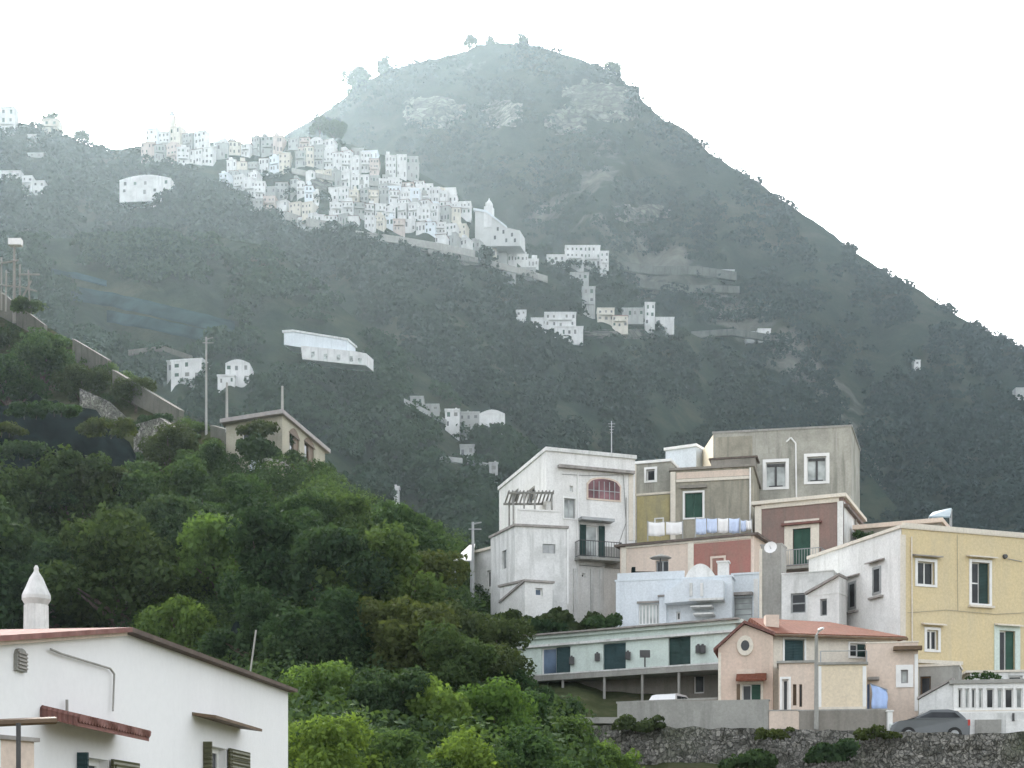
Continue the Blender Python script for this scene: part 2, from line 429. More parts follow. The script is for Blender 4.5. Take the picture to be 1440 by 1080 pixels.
cA = curve([(-500, 90), (-50, 150), (0, 168), (30, 172), (75, 188), (130, 206), (150, 212), (190, 207), (230, 197), (300, 200), (380, 203), (440, 192), (480, 200), (530, 214), (590, 243), (640, 270), (700, 322), (740, 350), (800, 360), (860, 375), (900, 425), (950, 458), (1000, 482), (1060, 520), (1120, 570), (1200, 640), (1300, 760), (1400, 900)])
kA = curve([(-500, 900), (0, 850), (400, 815), (700, 790), (900, 815), (1000, 850), (1100, 850), (1400, 700)])
def DA(x, y):
    c = cA(x); e = max(y - c, 0); w = min(e / 80, 1)
    return kA(x) - .68 * e + w * (30 * sm(x - .6 * y, y * .3, .012, 21) + 11 * sm(x - .6 * y, y * .4, .035, 5))
cB = curve([(-500, 360), (0, 335), (100, 335), (200, 328), (300, 332), (380, 347), (430, 387), (480, 432), (540, 482), (600, 527), (650, 567), (710, 607), (760, 652), (820, 722), (900, 800), (1000, 900)])
kB = curve([(-500, 600), (300, 560), (700, 480), (1000, 420)])
def DB(x, y):
    c = cB(x); e = max(y - c, 0); w = min(e / 60, 1)
    return kB(x) - .52 * e + w * (22 * sm(x - .5 * y, y * .3, .013, 33) + 8 * sm(x - .5 * y, y * .4, .04, 2))
cC = curve([(-400, 300), (-50, 372), (0, 412), (60, 457), (110, 484), (160, 524), (240, 577), (300, 610), (400, 640), (450, 660), (500, 700), (600, 765), (700, 840), (800, 905), (900, 965), (1000, 1020)])
kC = curve([(-400, 190), (0, 168), (240, 138), (400, 118), (700, 96), (850, 86), (1000, 78)])
def DC(x, y):
    c = cC(x); e = max(y - c, 0); w = min(e / 40, 1)
    return max(kC(x) - .14 * e + w * (2.4 * sm(x, y, .014, 41) + .9 * sm(x, y, .05, 4)), 14)
cT = curve([(600, 940), (640, 890), (690, 840), (760, 790), (1000, 780), (1200, 810), (1440, 850), (1900, 920)])
def DT(x, y): return max(106 - .14 * max(y - cT(x), 0), 64.3) + .8 * sm(x, y, .03, 8)

def sheet(name, mat, x0, x1, dx, c, D, yb, rows, back, jit=0):
    xs = np.arange(x0, x1 + dx, dx); V = []; nr = rows + len(back)
    for x in xs:
        c0 = c(x) + (jit * sm(x, 0, .09, 6) if jit else 0)
        top = P(x, c0, D(x, c0))
        for b in reversed(back): V.append((top.x * (1 + b[0] / top.y), top.y + b[0], top.z - b[1]))
        for j in range(rows):
            y = c0 + (yb - c0) * (j / (rows - 1)) ** 1.15; V.append(tuple(P(x, y, D(x, y))))
    n = len(xs)
    f = [(i * nr + j, (i + 1) * nr + j, (i + 1) * nr + j + 1, i * nr + j + 1) for i in range(n - 1) for j in range(nr - 1)]
    me = bpy.data.meshes.new(name); me.from_pydata(V, [], f); me.materials.append(M[mat]); me.shade_smooth()
    o = bpy.data.objects.new(name, me); COL.objects.link(o)
    return tag(o, kind='structure')
sheet('mountain', 'mountain', -480, 2200, 7, cM, DM, 1020, 130, [(60, 30), (200, 150), (420, 420)], 3)
sheet('hillside', 'hill', -480, 1380, 6, cA, DA, 900, 110, [(40, 14), (120, 60), (240, 170)], 2)
sheet('lower_hillside', 'hill', -480, 990, 6, cB, DB, 980, 110, [(30, 12), (80, 40), (160, 110)], 2)
sheet('wooded_slope', 'slope', -380, 990, 6, cC, DC, 1185, 110, [(8, 3), (25, 12), (60, 40)], 1)
sheet('town_slope', 'slope', 610, 1880, 8, cT, DT, 1130, 40, [(10, 6), (30, 26)], 0)
g = MB(); g.face([(-2600, -300, -2), (2600, -300, -2), (2600, 2700, -2), (-2600, 2700, -2)])
tag(g.build('ground', M['ground']), kind='structure')

# far woods: leafy crowns scattered over each ridge
village_boxes = []     # filled by the village: woods keep clear of the houses
def clumps(centres, radii, per, leafsize, flat=.75):
    n = len(centres); tot = n * per
    d = rng.normal(size=(tot, 3)); d[:, 2] = np.abs(d[:, 2]) * .9 + .05 * d[:, 2]; d /= np.linalg.norm(d, axis=1)[:, None]
    rr = np.repeat(radii, per); lump = .72 + .38 * rng.random(tot)
    pos = np.repeat(centres, per, axis=0) + d * (rr * lump)[:, None] * np.array([1, 1, flat])
    nn = d + .55 * rng.normal(size=(tot, 3)); nn /= np.linalg.norm(nn, axis=1)[:, None]
    a = np.cross(nn, rng.normal(size=(tot, 3))); a /= np.linalg.norm(a, axis=1)[:, None]; b = np.cross(nn, a)
    s = (leafsize * (.6 + .8 * rng.random(tot)))[:, None] if np.isscalar(leafsize) else (leafsize * (.6 + .8 * rng.random(tot)))[:, None]
    v = np.stack([pos + a * s, pos + b * s * .62, pos - a * s, pos - b * s * .62], 1)
    v[:, 1] += nn * s * .18; v[:, 3] += nn * s * .18
    return v.reshape(-1, 3)
def quads_obj(name, V, mat, parent=None, base=None):
    n = len(V) // 4; me = bpy.data.meshes.new(name)
    V = V - np.array(base if base is not None else (0, 0, 0))
    me.vertices.add(4 * n); me.vertices.foreach_set('co', V.astype(np.float32).ravel())
    me.loops.add(4 * n); me.loops.foreach_set('vertex_index', np.arange(4 * n, dtype=np.int32))
    me.polygons.add(n); me.polygons.foreach_set('loop_start', np.arange(0, 4 * n, 4, dtype=np.int32))
    me.materials.append(M[mat]); me.update(calc_edges=True)
    o = bpy.data.objects.new(name, me); COL.objects.link(o)
    if parent: o.parent = parent
    return o
def far_woods(name, c, D, x0, x1, yb, n, r0, r1, per, leafk, mat, seed, thin=None):
    C, Rr = [], []; r = random.Random(seed); k = 0
    while len(C) < n and k < n * 6:
        k += 1; x = r.uniform(x0, x1); c0 = c(x); y = c0 + 4 + (yb(x) - c0) * r.random() ** 1.1 if callable(yb) else c0 + 4 + (yb - c0) * r.random() ** 1.1
        if any(a - 3 < x < e + 3 and b - 2 < y < f for a, b, e, f in village_boxes): continue
        dens = sm(x, y, .022, 55 + seed) + .5 * sm(x, y, .06, 70)
        if thin and dens < thin(x, y): continue
        d = D(x, y); q = P(x, y, d); rad = r.uniform(r0, r1)
        q.z += rad * .25; q.y += rad * .1
        C.append(tuple(q)); Rr.append(rad)
    V = clumps(np.array(C), np.array(Rr), per, np.repeat(np.array(Rr) * leafk, per))
    return tag(quads_obj(name, V, mat), kind='stuff')
def all_far_woods():
    far_woods('mountain_woods', cM, DM, 330, 1640, lambda x: 800, 8200, 2.6, 6.0, 38, .25, 'farleaf', 1, lambda x, y: -.30 + (.2 if y - cM(x) < 140 else 0))
    far_woods('hillside_woods', cA, DA, -200, 1130, lambda x: min(max(cB(x), cA(x)) + 60, 740), 4300, 2.4, 5.2, 50, .25, 'farleaf', 2, lambda x, y: -.2)
    far_woods('lower_woods', cB, DB, -150, 900, lambda x: min(cC(x) + 60, 900), 3600, 1.9, 4.2, 76, .2, 'farleaf2', 3, lambda x, y: -.16)

# ---------------------------------------------------------------- sky, sun, air, camera
SUN_AZ, SUN_EL = R(-14), R(35)      # azimuth from the view axis (negative = left), behind the mountain
def sky_and_light(sun=2.2, sky=.12, haze=.0006, aniso=.55, hcol=(.80, .88, .95)):
    w = bpy.data.worlds.new('World'); SC.world = w; w.use_nodes = True; t = w.node_tree; t.nodes.clear()
    o = N(t, 'ShaderNodeOutputWorld'); b = N(t, 'ShaderNodeBackground'); s = N(t, 'ShaderNodeTexSky', sky_type='NISHITA')
    s.sun_disc = False; s.sun_elevation = SUN_EL; s.sun_rotation = SUN_AZ
    s.air_density = 1.0; s.dust_density = 3.5; s.ozone_density = 1.0
    hs = N(t, 'ShaderNodeHueSaturation'); hs.inputs['Saturation'].default_value = .2
    t.links.new(s.outputs[0], hs.inputs['Color']); t.links.new(hs.outputs[0], b.inputs[0])
    b.inputs[1].default_value = sky; t.links.new(b.outputs[0], o.inputs[0])
    l = bpy.data.lights.new('sun', 'SUN'); l.energy = sun; l.angle = R(12); l.color = (1, .95, .86)
    lo = bpy.data.objects.new('sun', l); COL.objects.link(lo)
    d = Vector((math.sin(SUN_AZ) * math.cos(SUN_EL), math.cos(SUN_AZ) * math.cos(SUN_EL), math.sin(SUN_EL)))
    lo.rotation_euler = d.to_track_quat('Z', 'Y').to_euler()
    m, t, out = nt('haze_air'); v = N(t, 'ShaderNodeVolumePrincipled')
    v.inputs['Color'].default_value = (*hcol, 1); v.inputs['Density'].default_value = haze; v.inputs['Anisotropy'].default_value = aniso
    t.links.new(v.outputs[0], out.inputs['Volume'])
    h = MB(); h.box(-2700, 2700, -400, 2800, -3, 640); h = h.build('haze', m); tag(h, kind='stuff')
    cam = bpy.data.cameras.new('camera'); co = bpy.data.objects.new('camera', cam); COL.objects.link(co)
    cam.sensor_width = 36; cam.sensor_fit = 'HORIZONTAL'; cam.lens = 36 * F / 1440; cam.shift_y = (HZ - 540) / 1440; cam.clip_end = 8000; cam.clip_start = .1
    co.rotation_euler = (R(90), 0, 0); SC.camera = co
    SC.view_settings.view_transform = 'Standard'; SC.view_settings.look = 'None'; SC.view_settings.gamma = 1
    SC.render.engine = 'CYCLES'; SC.cycles.max_bounces = 6; SC.cycles.volume_bounces = 1; SC.cycles.transparent_max_bounces = 8
    SC.cycles.use_denoising = True
# ---------------------------------------------------------------- near trees: trunk, limbs and leaf clumps; one set of meshes per leaf kind
def tree_meshes(kind, seed, leaves=3000, ls=.085, lobes=20):
    r = random.Random(seed); g = np.random.default_rng(seed)
    L = []
    for i in range(lobes):
        a = r.uniform(0, 6.28); h = r.uniform(-.55, .75); rad = r.uniform(.3, 1.12) * (1 - .55 * max(h, 0))
        L.append((rad * math.cos(a), rad * math.sin(a), h * .82 + r.uniform(-.1, .22), r.uniform(.16, .42)))
    L.append((r.uniform(-.2, .2), r.uniform(-.2, .2), .62, .34)); L.append((0, 0, 0, .5))
    w = np.array([q[3] ** 2 for q in L]); idx = g.choice(len(L), leaves, p=w / w.sum())
    La = np.array(L)[idx]
    d = g.normal(size=(leaves, 3)); d /= np.linalg.norm(d, axis=1)[:, None]
    k = np.where(g.random(leaves) < .78, .82 + .28 * g.random(leaves), g.random(leaves) ** .5)
    lump = np.array([1 + .35 * noise.noise(Vector(tuple(q * 2.5)) + Vector((seed, 0, i))) for i, q in zip(idx, d)])
    pos = La[:, :3] + d * (La[:, 3] * k * lump)[:, None] * np.array([1, 1, .85])
    nn = d * .8 + .75 * g.normal(size=(leaves, 3)) + np.array([0, 0, .35]); nn /= np.linalg.norm(nn, axis=1)[:, None]
    a = np.cross(nn, g.normal(size=(leaves, 3))); a /= np.linalg.norm(a, axis=1)[:, None]; b = np.cross(nn, a)
    s = (ls * (.55 + .9 * g.random(leaves)))[:, None]
    v = np.stack([pos + a * s, pos + b * s * .55, pos - a * s, pos - b * s * .55], 1)
    v[:, 0] -= nn * s * .25; v[:, 2] -= nn * s * .3
    crown = v.reshape(-1, 3)
    mb = MB(); top = Vector((r.uniform(-.1, .1), r.uniform(-.1, .1), -.25)); mb.tube((0, 0, -2.2), (top.x * .5, top.y * .5, -.9), .11, .085, 7); mb.tube((top.x * .5, top.y * .5, -.9), top, .085, .06, 7)
    for x, y, z, q in L[:8]:
        s0 = Vector((top.x * .5, top.y * .5, -.9)).lerp(top, r.random()); mb.tube(s0, (x * .8, y * .8, z * .8), .04, .012, 5)
    return crown, mb
PROTO = {}
for kind, mt, ns in (('d', 'leafdark', 3), ('m', 'leafmid', 3), ('l', 'leaflime', 3), ('o', 'leafolive', 2)):
    PROTO[kind] = []
    for i in range(ns):
        cr, mb = tree_meshes(kind, 100 + ord(kind) * 7 + i, 8000 if kind != 'l' else 7000, .052 if kind != 'l' else .056)
        n0 = [o.name for o in COL.objects]
        tm = mb.build('trunk', M['bark']); cm = quads_obj('crown', cr, mt)
        PROTO[kind].append((tm, cm))
def put_tree(px, py, rpx, kind, label, Y=None, i=None, name='broadleaf_tree', sq=1.0, group=None):
    """crown centre at a pixel; the tree stands on the slope under it"""
    rpx *= 1.3; base = py + rpx * 1.0
    D = Y or DC(px, max(base, cC(px) + 4)); r = rpx * D / F
    loc = P(px, py, D)
    root = empty(name, (loc.x, loc.y, loc.z - 2.0 * r), label, 'tree', group)
    tm, cm = PROTO[kind][(i if i is not None else random.randrange(9)) % len(PROTO[kind])]
    rz = random.uniform(0, 6.28)
    for src in (tm, cm):
        c = link_copy(src, root); c.location = (0, 0, 2.0 * r); c.scale = (r, r, r * sq); c.rotation_euler = (0, 0, rz)
    return root
TREES = [
 (-30, 800, 85, 'd', 'dark leafy tree cut by the picture edge left of the white conical chimney'),
 (22, 745, 70, 'd', 'dark tree below the bare strip of ground under the black netting'),
 (105, 722, 66, 'd', 'dark green tree straight above the white conical chimney'),
 (75, 845, 70, 'd', 'deeply shaded tree directly behind the white conical chimney'),
 (165, 830, 78, 'd', 'dark tree behind the roof ridge of the near white house'),
 (205, 712, 50, 'm', 'mid green tree at the lower right corner of the black netting'),
 (272, 712, 46, 'm', 'mid green tree between the netting and the cream villa'),
 (340, 724, 46, 'm', 'mid green tree just below the white gate by the villa'),
 (240, 775, 62, 'd', 'dark tree in the hollow left of the bright yellow green tree'),
 (428, 752, 46, 'm', 'broad green tree right below the arched windows of the cream villa'),
 (492, 752, 50, 'm', 'green tree on the skyline of the wood, right of the villa'),
 (558, 764, 50, 'm', 'rounded green tree at the wood top with the small white lamp behind'),
 (318, 800, 54, 'l', 'bright yellow green tree in the middle of the dark wood'),
 (388, 810, 68, 'd', 'dark blue green tree right of the bright yellow green tree'),
 (455, 825, 68, 'd', 'dark tree in the centre of the wood, below the green skyline trees'),
 (530, 838, 70, 'm', 'dense green tree in the heart of the wood'),
 (586, 838, 50, 'o', 'olive green tree at the right edge of the wood, below its rounded top'),
 (628, 912, 50, 'o', 'olive tree beside the small house with the white awning'),
 (690, 925, 44, 'o', 'brownish olive tree at the left end of the long mint building'),
 (636, 962, 60, 'd', 'dark tree above the bright trees at the bottom middle'),
 (562, 915, 64, 'o', 'olive tinted tree in the lower wood, left of the dark one'),
 (482, 905, 64, 'd', 'dark tree above the lime tree by the near white house'),
 (265, 905, 48, 'l', 'spiky lime green tree rising over the near white roof'),
 (214, 868, 36, 'l', 'small lime green tree left of the spiky one over the roof'),
 (468, 1000, 50, 'l', 'lime green tree next to the corner of the near white house'),
 (540, 1012, 54, 'd', 'dark tree between two lime trees at the bottom of the picture'),
 (612, 1026, 56, 'l', 'bright green tree at the bottom, left of its taller lime neighbour'),
 (684, 1034, 54, 'l', 'lime green tree at the bottom below the mint building left end'),
 (752, 1030, 50, 'm', 'green tree at the bottom left of the stone wall'),
 (728, 985, 38, 'd', 'dark tree under the left end of the long mint building'),
 (770, 1000, 30, 'd', 'dark tree against the foot of the mint building'),
 (805, 1050, 36, 'm', 'mid green tree at the left start of the rough stone wall'),
 (862, 1090, 36, 'l', 'lime tree in front of the rough stone wall, cut by the bottom edge'),
 (470, 1086, 58, 'l', 'lime tree at the bottom edge beside the near white house'),
 (560, 1092, 56, 'm', 'green tree at the bottom edge, second from the near white house'),
 (655, 1098, 56, 'l', 'lime tree at the bottom edge in the middle of the row'),
 (745, 1096, 54, 'm', 'green tree at the bottom edge left of the stone wall trees'),
 (372, 905, 55, 'd', 'dark tree behind the eaves of the near white house'),
 (430, 930, 50, 'd', 'dark tree behind the far corner of the near white house'),
 (610, 905, 45, 'd', 'dark tree tucked behind the olive trees of the lower wood'),
 (688, 965, 46, 'o', 'olive green tree below the brownish olive tree'),
 (14, 545, 36, 'm', 'small green tree over the left end of the black netting'),
 (62, 515, 38, 'm', 'green tree on the bank above the black netting'),
 (118, 545, 26, 'o', 'small olive tree on the crag right of the netting top'),
 (370, 622, 24, 'd', 'dark round tree against the left side of the cream villa'),
 (300, 655, 28, 'm', 'small green tree below the pale parapet left of the villa'),
 (240, 640, 32, 'o', 'olive tree on the rubble bank right of the black netting'),
 (462, 702, 20, 'm', 'small green tree at the right foot of the cream villa'),
 (190, 555, 20, 'o', 'scrubby olive tree under the long road parapet'),
]
for i, (px, py, r, k, lab) in enumerate(TREES):
    put_tree(px, py, r, k, lab, Y=(58 if px > 790 and py > 1000 else None), i=i, sq=1.12 if k == 'l' else 1.0, group='trees of the near wood')
# undergrowth over the wooded slope, and the town garden
def undergrowth():
    """the closed canopy and scrub between the trees one can tell apart"""
    for nm, mt, n, sd in (('undergrowth', 'leafdark', 1900, 5), ('undergrowth_green', 'leafmid', 800, 6)):
        C, Rr = [], []; r = random.Random(sd)
        while len(C) < n:
            x = r.uniform(-150, 960); t = r.random() ** 1.2; y = cC(x) + 3 + (1150 - cC(x)) * t
            wood = y > np.interp(x, (-150, 60, 190, 260, 450, 600, 960), (700, 715, 700, 670, 700, 780, 960))
            if sm(x, y, .02, 13 + sd) < (-.1 if not wood else -.35) + (.25 if sd == 6 else 0): continue
            wood = wood and not (x > 640 and y < 1060)
            if x > 715 and y < 1030 or x > 790: continue
            q = P(x, y, DC(x, y)); rad = r.uniform(.7, 2.0) if wood and r.random() < .6 else r.uniform(.35, .9)
            q.z += rad * .6; C.append(tuple(q)); Rr.append(rad)
        Rr = np.array(Rr)
        V = clumps(np.array(C), Rr, 220, np.repeat(.06 + Rr * .035, 220), .85)
        tag(quads_obj('undergrowth', V, mt), kind='stuff')
undergrowth()
def bush(px, py, rpx, Y, mat, label, name='bush', wide=1.5, flat=.8, ls=.2, n=260, cat='bush', group=None):
    c = P(px, py, Y); r = rpx * Y / F; k = 14
    V = clumps(np.array([tuple(c + Vector((random.uniform(-wide, wide) * r, random.uniform(-.4, .4) * r, random.triangular(-1.0, .35, -.4) * r))) for _ in range(k)]), r * (.45 + .35 * rng.random(k)), n * 5 // k, np.full(n * 5 // k * k, r * ls), flat)
    root = empty(name, (c.x, c.y, c.z - r), label, cat, group)
    quads_obj('foliage', V, mat, root, root.location)
    for k in range(2):
        e = random.uniform(-.8, .8) * r * wide * .5; mb = MB(); mb.tube((c.x + e, c.y, c.z - r * .95), (c.x + e * 1.2, c.y + random.uniform(-.2, .2) * r, c.z - .1 * r), .025, .012, 5); mb.build('stem', M['bark'], root)
    return root
# lone trees that stand against the sky on the ridges
SKY_TREES = [
 (503, 116, 17, cM, DM, 'feathery lone tree on the skyline left of the summit'),
 (540, 97, 11, cM, DM, 'small tree on the left shoulder of the summit'),
 (659, 62, 9, cM, DM, 'tiny tree at the left end of the flat summit'),
 (858, 99, 10, cM, DM, 'small tree on the right shoulder of the summit'),
 (735, 60, 8, cM, DM, 'low bushy tree in the middle of the flat summit'),
 (449, 178, 10, cA, DA, 'leftmost of the hazy trees behind the top of the village'),
 (470, 182, 11, cA, DA, 'taller hazy tree right behind the top of the village'),
 (70, 178, 12, cA, DA, 'hazy tree beside the small house on the left skyline'),
 (118, 196, 10, cA, DA, 'hazy bush tree on the dip of the left skyline'),
 (690, 60, 8, cM, DM, 'low tree next to the left end of the flat summit'),
]
for i, (px, py, r, c, D, lab) in enumerate(SKY_TREES):
    put_tree(px, py, r, 'd', lab, Y=D(px, c(px)) + 3, i=i, name='skyline_tree', sq=1.15, group='lone trees on the skyline')
M['greywood'] = plain('grey_wood', (.27, .27, .255), .8, .25)
# ---------------------------------------------------------------- the town houses on the right
def edge_mats(h, mats, root_wall='wall'):
    """give the wall one material for each visible edge"""
def add(h, o): pass
# --- yellow house
h = house('house', 'big yellow house with a white side wall, at the right edge', [(1138, 82.9), (1268, 75), (1580, 79.5)], (743, 743, 1), 3.5, 'yellow', {
    0: [dict(b=(1228, 797, 1240, 836), raised=True, hood='slab', sill='slab', glass='glass', nx=1, frame='metal', fb=.12), dict(b=(1194, 818, 1205, 857), raised=True, hood='slab', sill='slab', nx=1, frame='metal', fb=.12)],
    1: [dict(b=(1290, 790, 1314, 822), sur='frame', sw=.14, hood='slab', nx=2, fb=.05),
        dict(b=(1366, 791, 1391, 849), sur='frame', sw=.14, hood='trim', sill='trim', name='window', nx=2, ny=2, glass='glass', fb=.05, shut=('half', 'dkgreen')),
        dict(b=(1303, 886, 1319, 914), sur='frame', sw=.13, hood='trim', nx=2),
        dict(b=(1405, 887, 1427, 944), sur='greenwhite', sw=.3, name='door', nx=2, glass='glass', shut=('half', 'green'), hood='trim')]}, th=.16, ov=.10, slab='trim')
yr = h['root']; p0, p1 = h['pl']; YH = (yr, p1)
mb = MB(); mb.pbox(p0, 0.0, p0.L, 3.6, h['zt'] - .02, -.02, .03)
# the white side wall: a coat of white render on the left face, cut round its two windows
mb = MB(); wall_face(mb, p0, 0, p0.L + .02, 3.6, h['zt'], [], .05)
for f in range(len(mb.v)): mb.v[f] = (mb.v[f][0] + p0.n.x * .035, mb.v[f][1] + p0.n.y * .035, mb.v[f][2])
mb.build('side_wall', M['white'], yr)
strip(yr, 'corner_trim', 'trim', p1, (1266, 752, 1273, 1040), 0, .04)
strip(yr, 'cornice', 'trim', p1, (1268, 746, 1520, 752), -.01, .09)
mb = MB(); c = p1.pt(*p1.uz(1412, 783), .05); mb.tube(c, c + Vector((p1.n.x, p1.n.y, 0)) * .12, .13, .1, 10); mb.build('vent', M['dkmetal'], yr)
mb = MB(); a = p1.pt(*p1.uz(1416, 786), .06); mb.tube(a, p1.pt(*p1.uz(1436, 790), .06), .02); mb.build('bracket', M['metal'], yr)
strip(yr, 'ledge', 'trim', p1, (1290, 929, 1352, 934), -.01, .14)
# --- low roof behind the yellow house, with a solar panel
h = house('house', 'low mauve grey flat roofed house peeping over the yellow house', [(1204, 92), (1322, 90)], (735, 735, 1), 8, 'taupe', {}, d=6, th=.25, ov=.2, slab='palepink')
z = h['zt']
r = empty('solar_panel', P(1322, 733, 93), 'pale blue tilted solar panel on the low roof behind the yellow house', 'solar panel')
mb = MB(); a, b = P(1306, 728, 93), P(1336, 728, 93); c, d = P(1338, 716, 94.2), P(1312, 722, 94.2)
mb.hexa([a, b, c, d] + [q + Vector((0, 0, .08)) for q in (a, b, c, d)]); mb.build('panel', plain('panel_glass', (.20, .27, .30), .4), r)
for q in (a, b, c, d):
    mb = MB(); mb.tube(q, (q.x, q.y, z - .3), .04); mb.build('leg', M['metal'], r)
K = 1.1
# --- grey house at the top
h = house('house', 'tall grey rendered house with two white framed windows, topmost of the cluster', [(1003, 92), (1197, 90.5), (1209, 96)], (600, 600, 1), 9, 'grey', {
    0: [dict(b=(1077, 650, 1105, 685), sur='frame', sw=.2, glass='paleglass', nx=1, fb=.05), dict(b=(1135, 642, 1162, 677), sur='frame', sw=.2, glass='paleglass', nx=1, fb=.05)]}, th=.12, ov=.06, slab='concrete')
gp = h['pl'][0]
ws = [o for o in h['root'].children if o.name.startswith('window')]
for w, b in zip(ws, ((1077, 650, 1105, 685), (1135, 642, 1162, 677))):
    u0, u1, z0, z1 = gp.rect(b); um = (u0 + u1) / 2; mb = MB()
    mb.pbox(gp, u0 + .08, u1 - .08, z1 - .26, z1 - .1, -.135, -.1); mb.pbox(gp, um - .07, um + .07, z0 + .12, z1 - .26, -.135, -.1); mb.pbox(gp, u0 + .2, u1 - .2, z0 + .05, z0 + .12, -.135, -.1)
    mb.build('bars', M['dkmetal'], w)
mb = MB(); q = [gp.pt(*gp.uz(x, y), .09) for x, y in ((1106, 622), (1112, 616), (1119, 624), (1120, 700))]
for a, b in zip(q, q[1:]): mb.tube(a, b, .055, n=6)
mb.build('drainpipe', M['frame'], h['root'])
sp = Pl((976, 101), (1003, 92)); mb = MB()
mb.prism(sp, [sp.uz(976, 690), sp.uz(976, 652), sp.uz(1003, 611), sp.uz(1003, 690)], -4, 0.0); mb.build('side_wing', M['cream'], h['root'])  # sunlit left face of the grey house: the sunlight is put in as cream
strip(h['root'], 'repair_patch', 'tan', gp, (1006, 614, 1058, 652), -.01, .012)
# --- small white roof room behind
house('roof_room', 'small bluish white roof room left of the tall grey house', [(936, 97), (979, 96)], (628, 628, 1), 14, 'bluewhite', {}, d=4, cat='roof room', slab='frame')
# --- tan house
h = house('house', 'tan rendered house with one green shuttered window under the grey house', [(943, 87), (1059, 86)], (656, 656, 1), 9, 'tan', {
    0: [dict(b=(963, 693, 988, 728), sur='frame', sw=.12, shut=('closed', 'green'))]}, th=.14, ov=.12, slab='taupe')
tp = h['pl'][0]
strip(h['root'], 'pilaster', 'trim', tp, (943, 664, 950, 760), 0, .09)
strip(h['root'], 'cornice', 'trim', tp, (951, 672, 1055, 676), 0, .08)
strip(h['root'], 'upper_band', 'palepink', tp, (951, 662, 1055, 671), 0, .02)
strip(h['root'], 'hood', 'taupe', tp, (957, 683, 994, 687), 0, .22)
mb = MB(); mb.tube(tp.pt(*tp.uz(1055, 658), .08), tp.pt(*tp.uz(1055, 740), .08), .05, n=6); mb.build('drainpipe', M['frame'], h['root'])
house('roof_room', 'low brown parapet room on the roof of the tan house', [(1000, 90.2), (1062, 89.6)], (643, 643, 1), 16, 'taupe', {}, d=1.6, cat='roof room', slab='dkroof', th=.1)
# --- small ochre house
h = house('house', 'narrow grey and ochre house beside the tan house', [(891, 88), (943, 87.3)], (649, 649, 1), 9, 'grey', {
    0: [dict(b=(909, 660, 921, 676), sur='frame', sw=.14, nx=1), dict(b=(922, 730, 932, 739), sur='frame', sw=.08, nx=1)]}, th=.16, ov=.1, slab='frame')
op = h['pl'][0]; mb = MB(); wall_face(mb, op, op.u(896), op.u(942), op.z(918, 764), op.z(918, 697), [op.rect((920, 728, 934, 741))], .02)
mb.v = [(x + op.n.x * .03, y + op.n.y * .03, z) for x, y, z in mb.v]; mb.build('lower_wall', M['olive'], h['root'])
strip(h['root'], 'string_course', 'trim', op, (893, 693, 943, 696), 0, .07)
strip(h['root'], 'pilaster', 'trim', op, (890, 652, 895, 760), 0, .07)
# --- big white house
h = house('house', 'big white house with an arched reddish window and a long white side wall', [(702, 93), (768, 84), (893, 85.8)], (634, 634, 1), 7, 'white', {
    0: [dict(b=(717, 691, 729, 707), nx=1, frame='metal'), dict(b=(741, 687, 752, 706), nx=1, frame='metal')],
    1: [dict(b=(793, 701, 809, 729), nx=2, frame='metal', glass='paleglass', sur='frame', sw=.08), dict(b=(824, 739, 841, 784), name='door', nx=1, glass='paleglass', shut=('open', 'dkgreen')),
        dict(b=(818, 806, 823, 812), nx=1), dict(b=(801, 683, 806, 692), nx=1, glass='paleglass')]}, th=.22, ov=.1, slab='white2')
wp = h['pl'][1]; R0 = h['root']
def arch(pl, b, rise, o, e=0, n=10):
    u0, u1, z0, z1 = pl.rect(b); u0 -= e; u1 += e; z0 -= e; z1 += e
    pts = [(u0, z0), (u1, z0)]
    for i in range(n + 1):
        k = i / n; pts.append((u1 + (u0 - u1) * k, z1 - rise + rise * (1 - (2 * k - 1) ** 2) ** .5))
    return pts
b = (827, 674, 871, 702)
mb = MB(); mb.prism(wp, arch(wp, b, .42, 0, .1), -.02, .05); w = mb.build('arched_window', M['palepink'], R0)
mb = MB(); mb.prism(wp, arch(wp, b, .40, 0), .045, .062); mb.build('pane', M['redglass'], w)
u0, u1, z0, z1 = wp.rect(b); mb = MB()
for i in range(1, 6): mb.pbox(wp, u0 + (u1 - u0) * i / 6 - .02, u0 + (u1 - u0) * i / 6 + .02, z0, z1 - .16, .06, .09)
mb.pbox(wp, u0, u1, z0 + .45, z0 + .49, .06, .087); mb.build('bars', M['metal'], w)
strip(R0, 'cornice', 'slab', wp, (784, 659, 890, 663), -.02, .34)
strip(R0, 'canopy', 'metal', wp, (812, 731, 858, 735), -.02, .7)
balcony(R0, wp, 808, 868, 787, .8, 'dkmetal', .95)
mb = MB(); mb.tube(wp.pt(*wp.uz(812, 664), .07), wp.pt(*wp.uz(812, 850), .07), .045, n=6); mb.build('drainpipe', M['frame'], R0)
for x in (806, 830, 843): strip(R0, 'buttress', 'white2', wp, (x, 800, x + 5, 880), 0, .12)
strip(R0, 'pilaster', 'trim', wp, (884, 664, 890, 760), 0, .05)
strip(R0, 'plinth', 'concrete', wp, (850, 770, 886, 800), 0, .06)
WH = (R0, wp)
r = empty('antenna_pole', P(860, 640, 88), 'thin antenna pole standing on the roof of the big white house', 'antenna')
mb = MB(); mb.tube(P(860, 645, 88), P(860, 592, 88), .035, .025, 6); mb.build('mast', M['metal'], r)
mb = MB()
for k in range(4): mb.tube(P(855 + k, 596 + 4 * k, 88), P(865 - k, 596 + 4 * k, 88), .012, n=4)
mb.build('aerial', M['metal'], r)
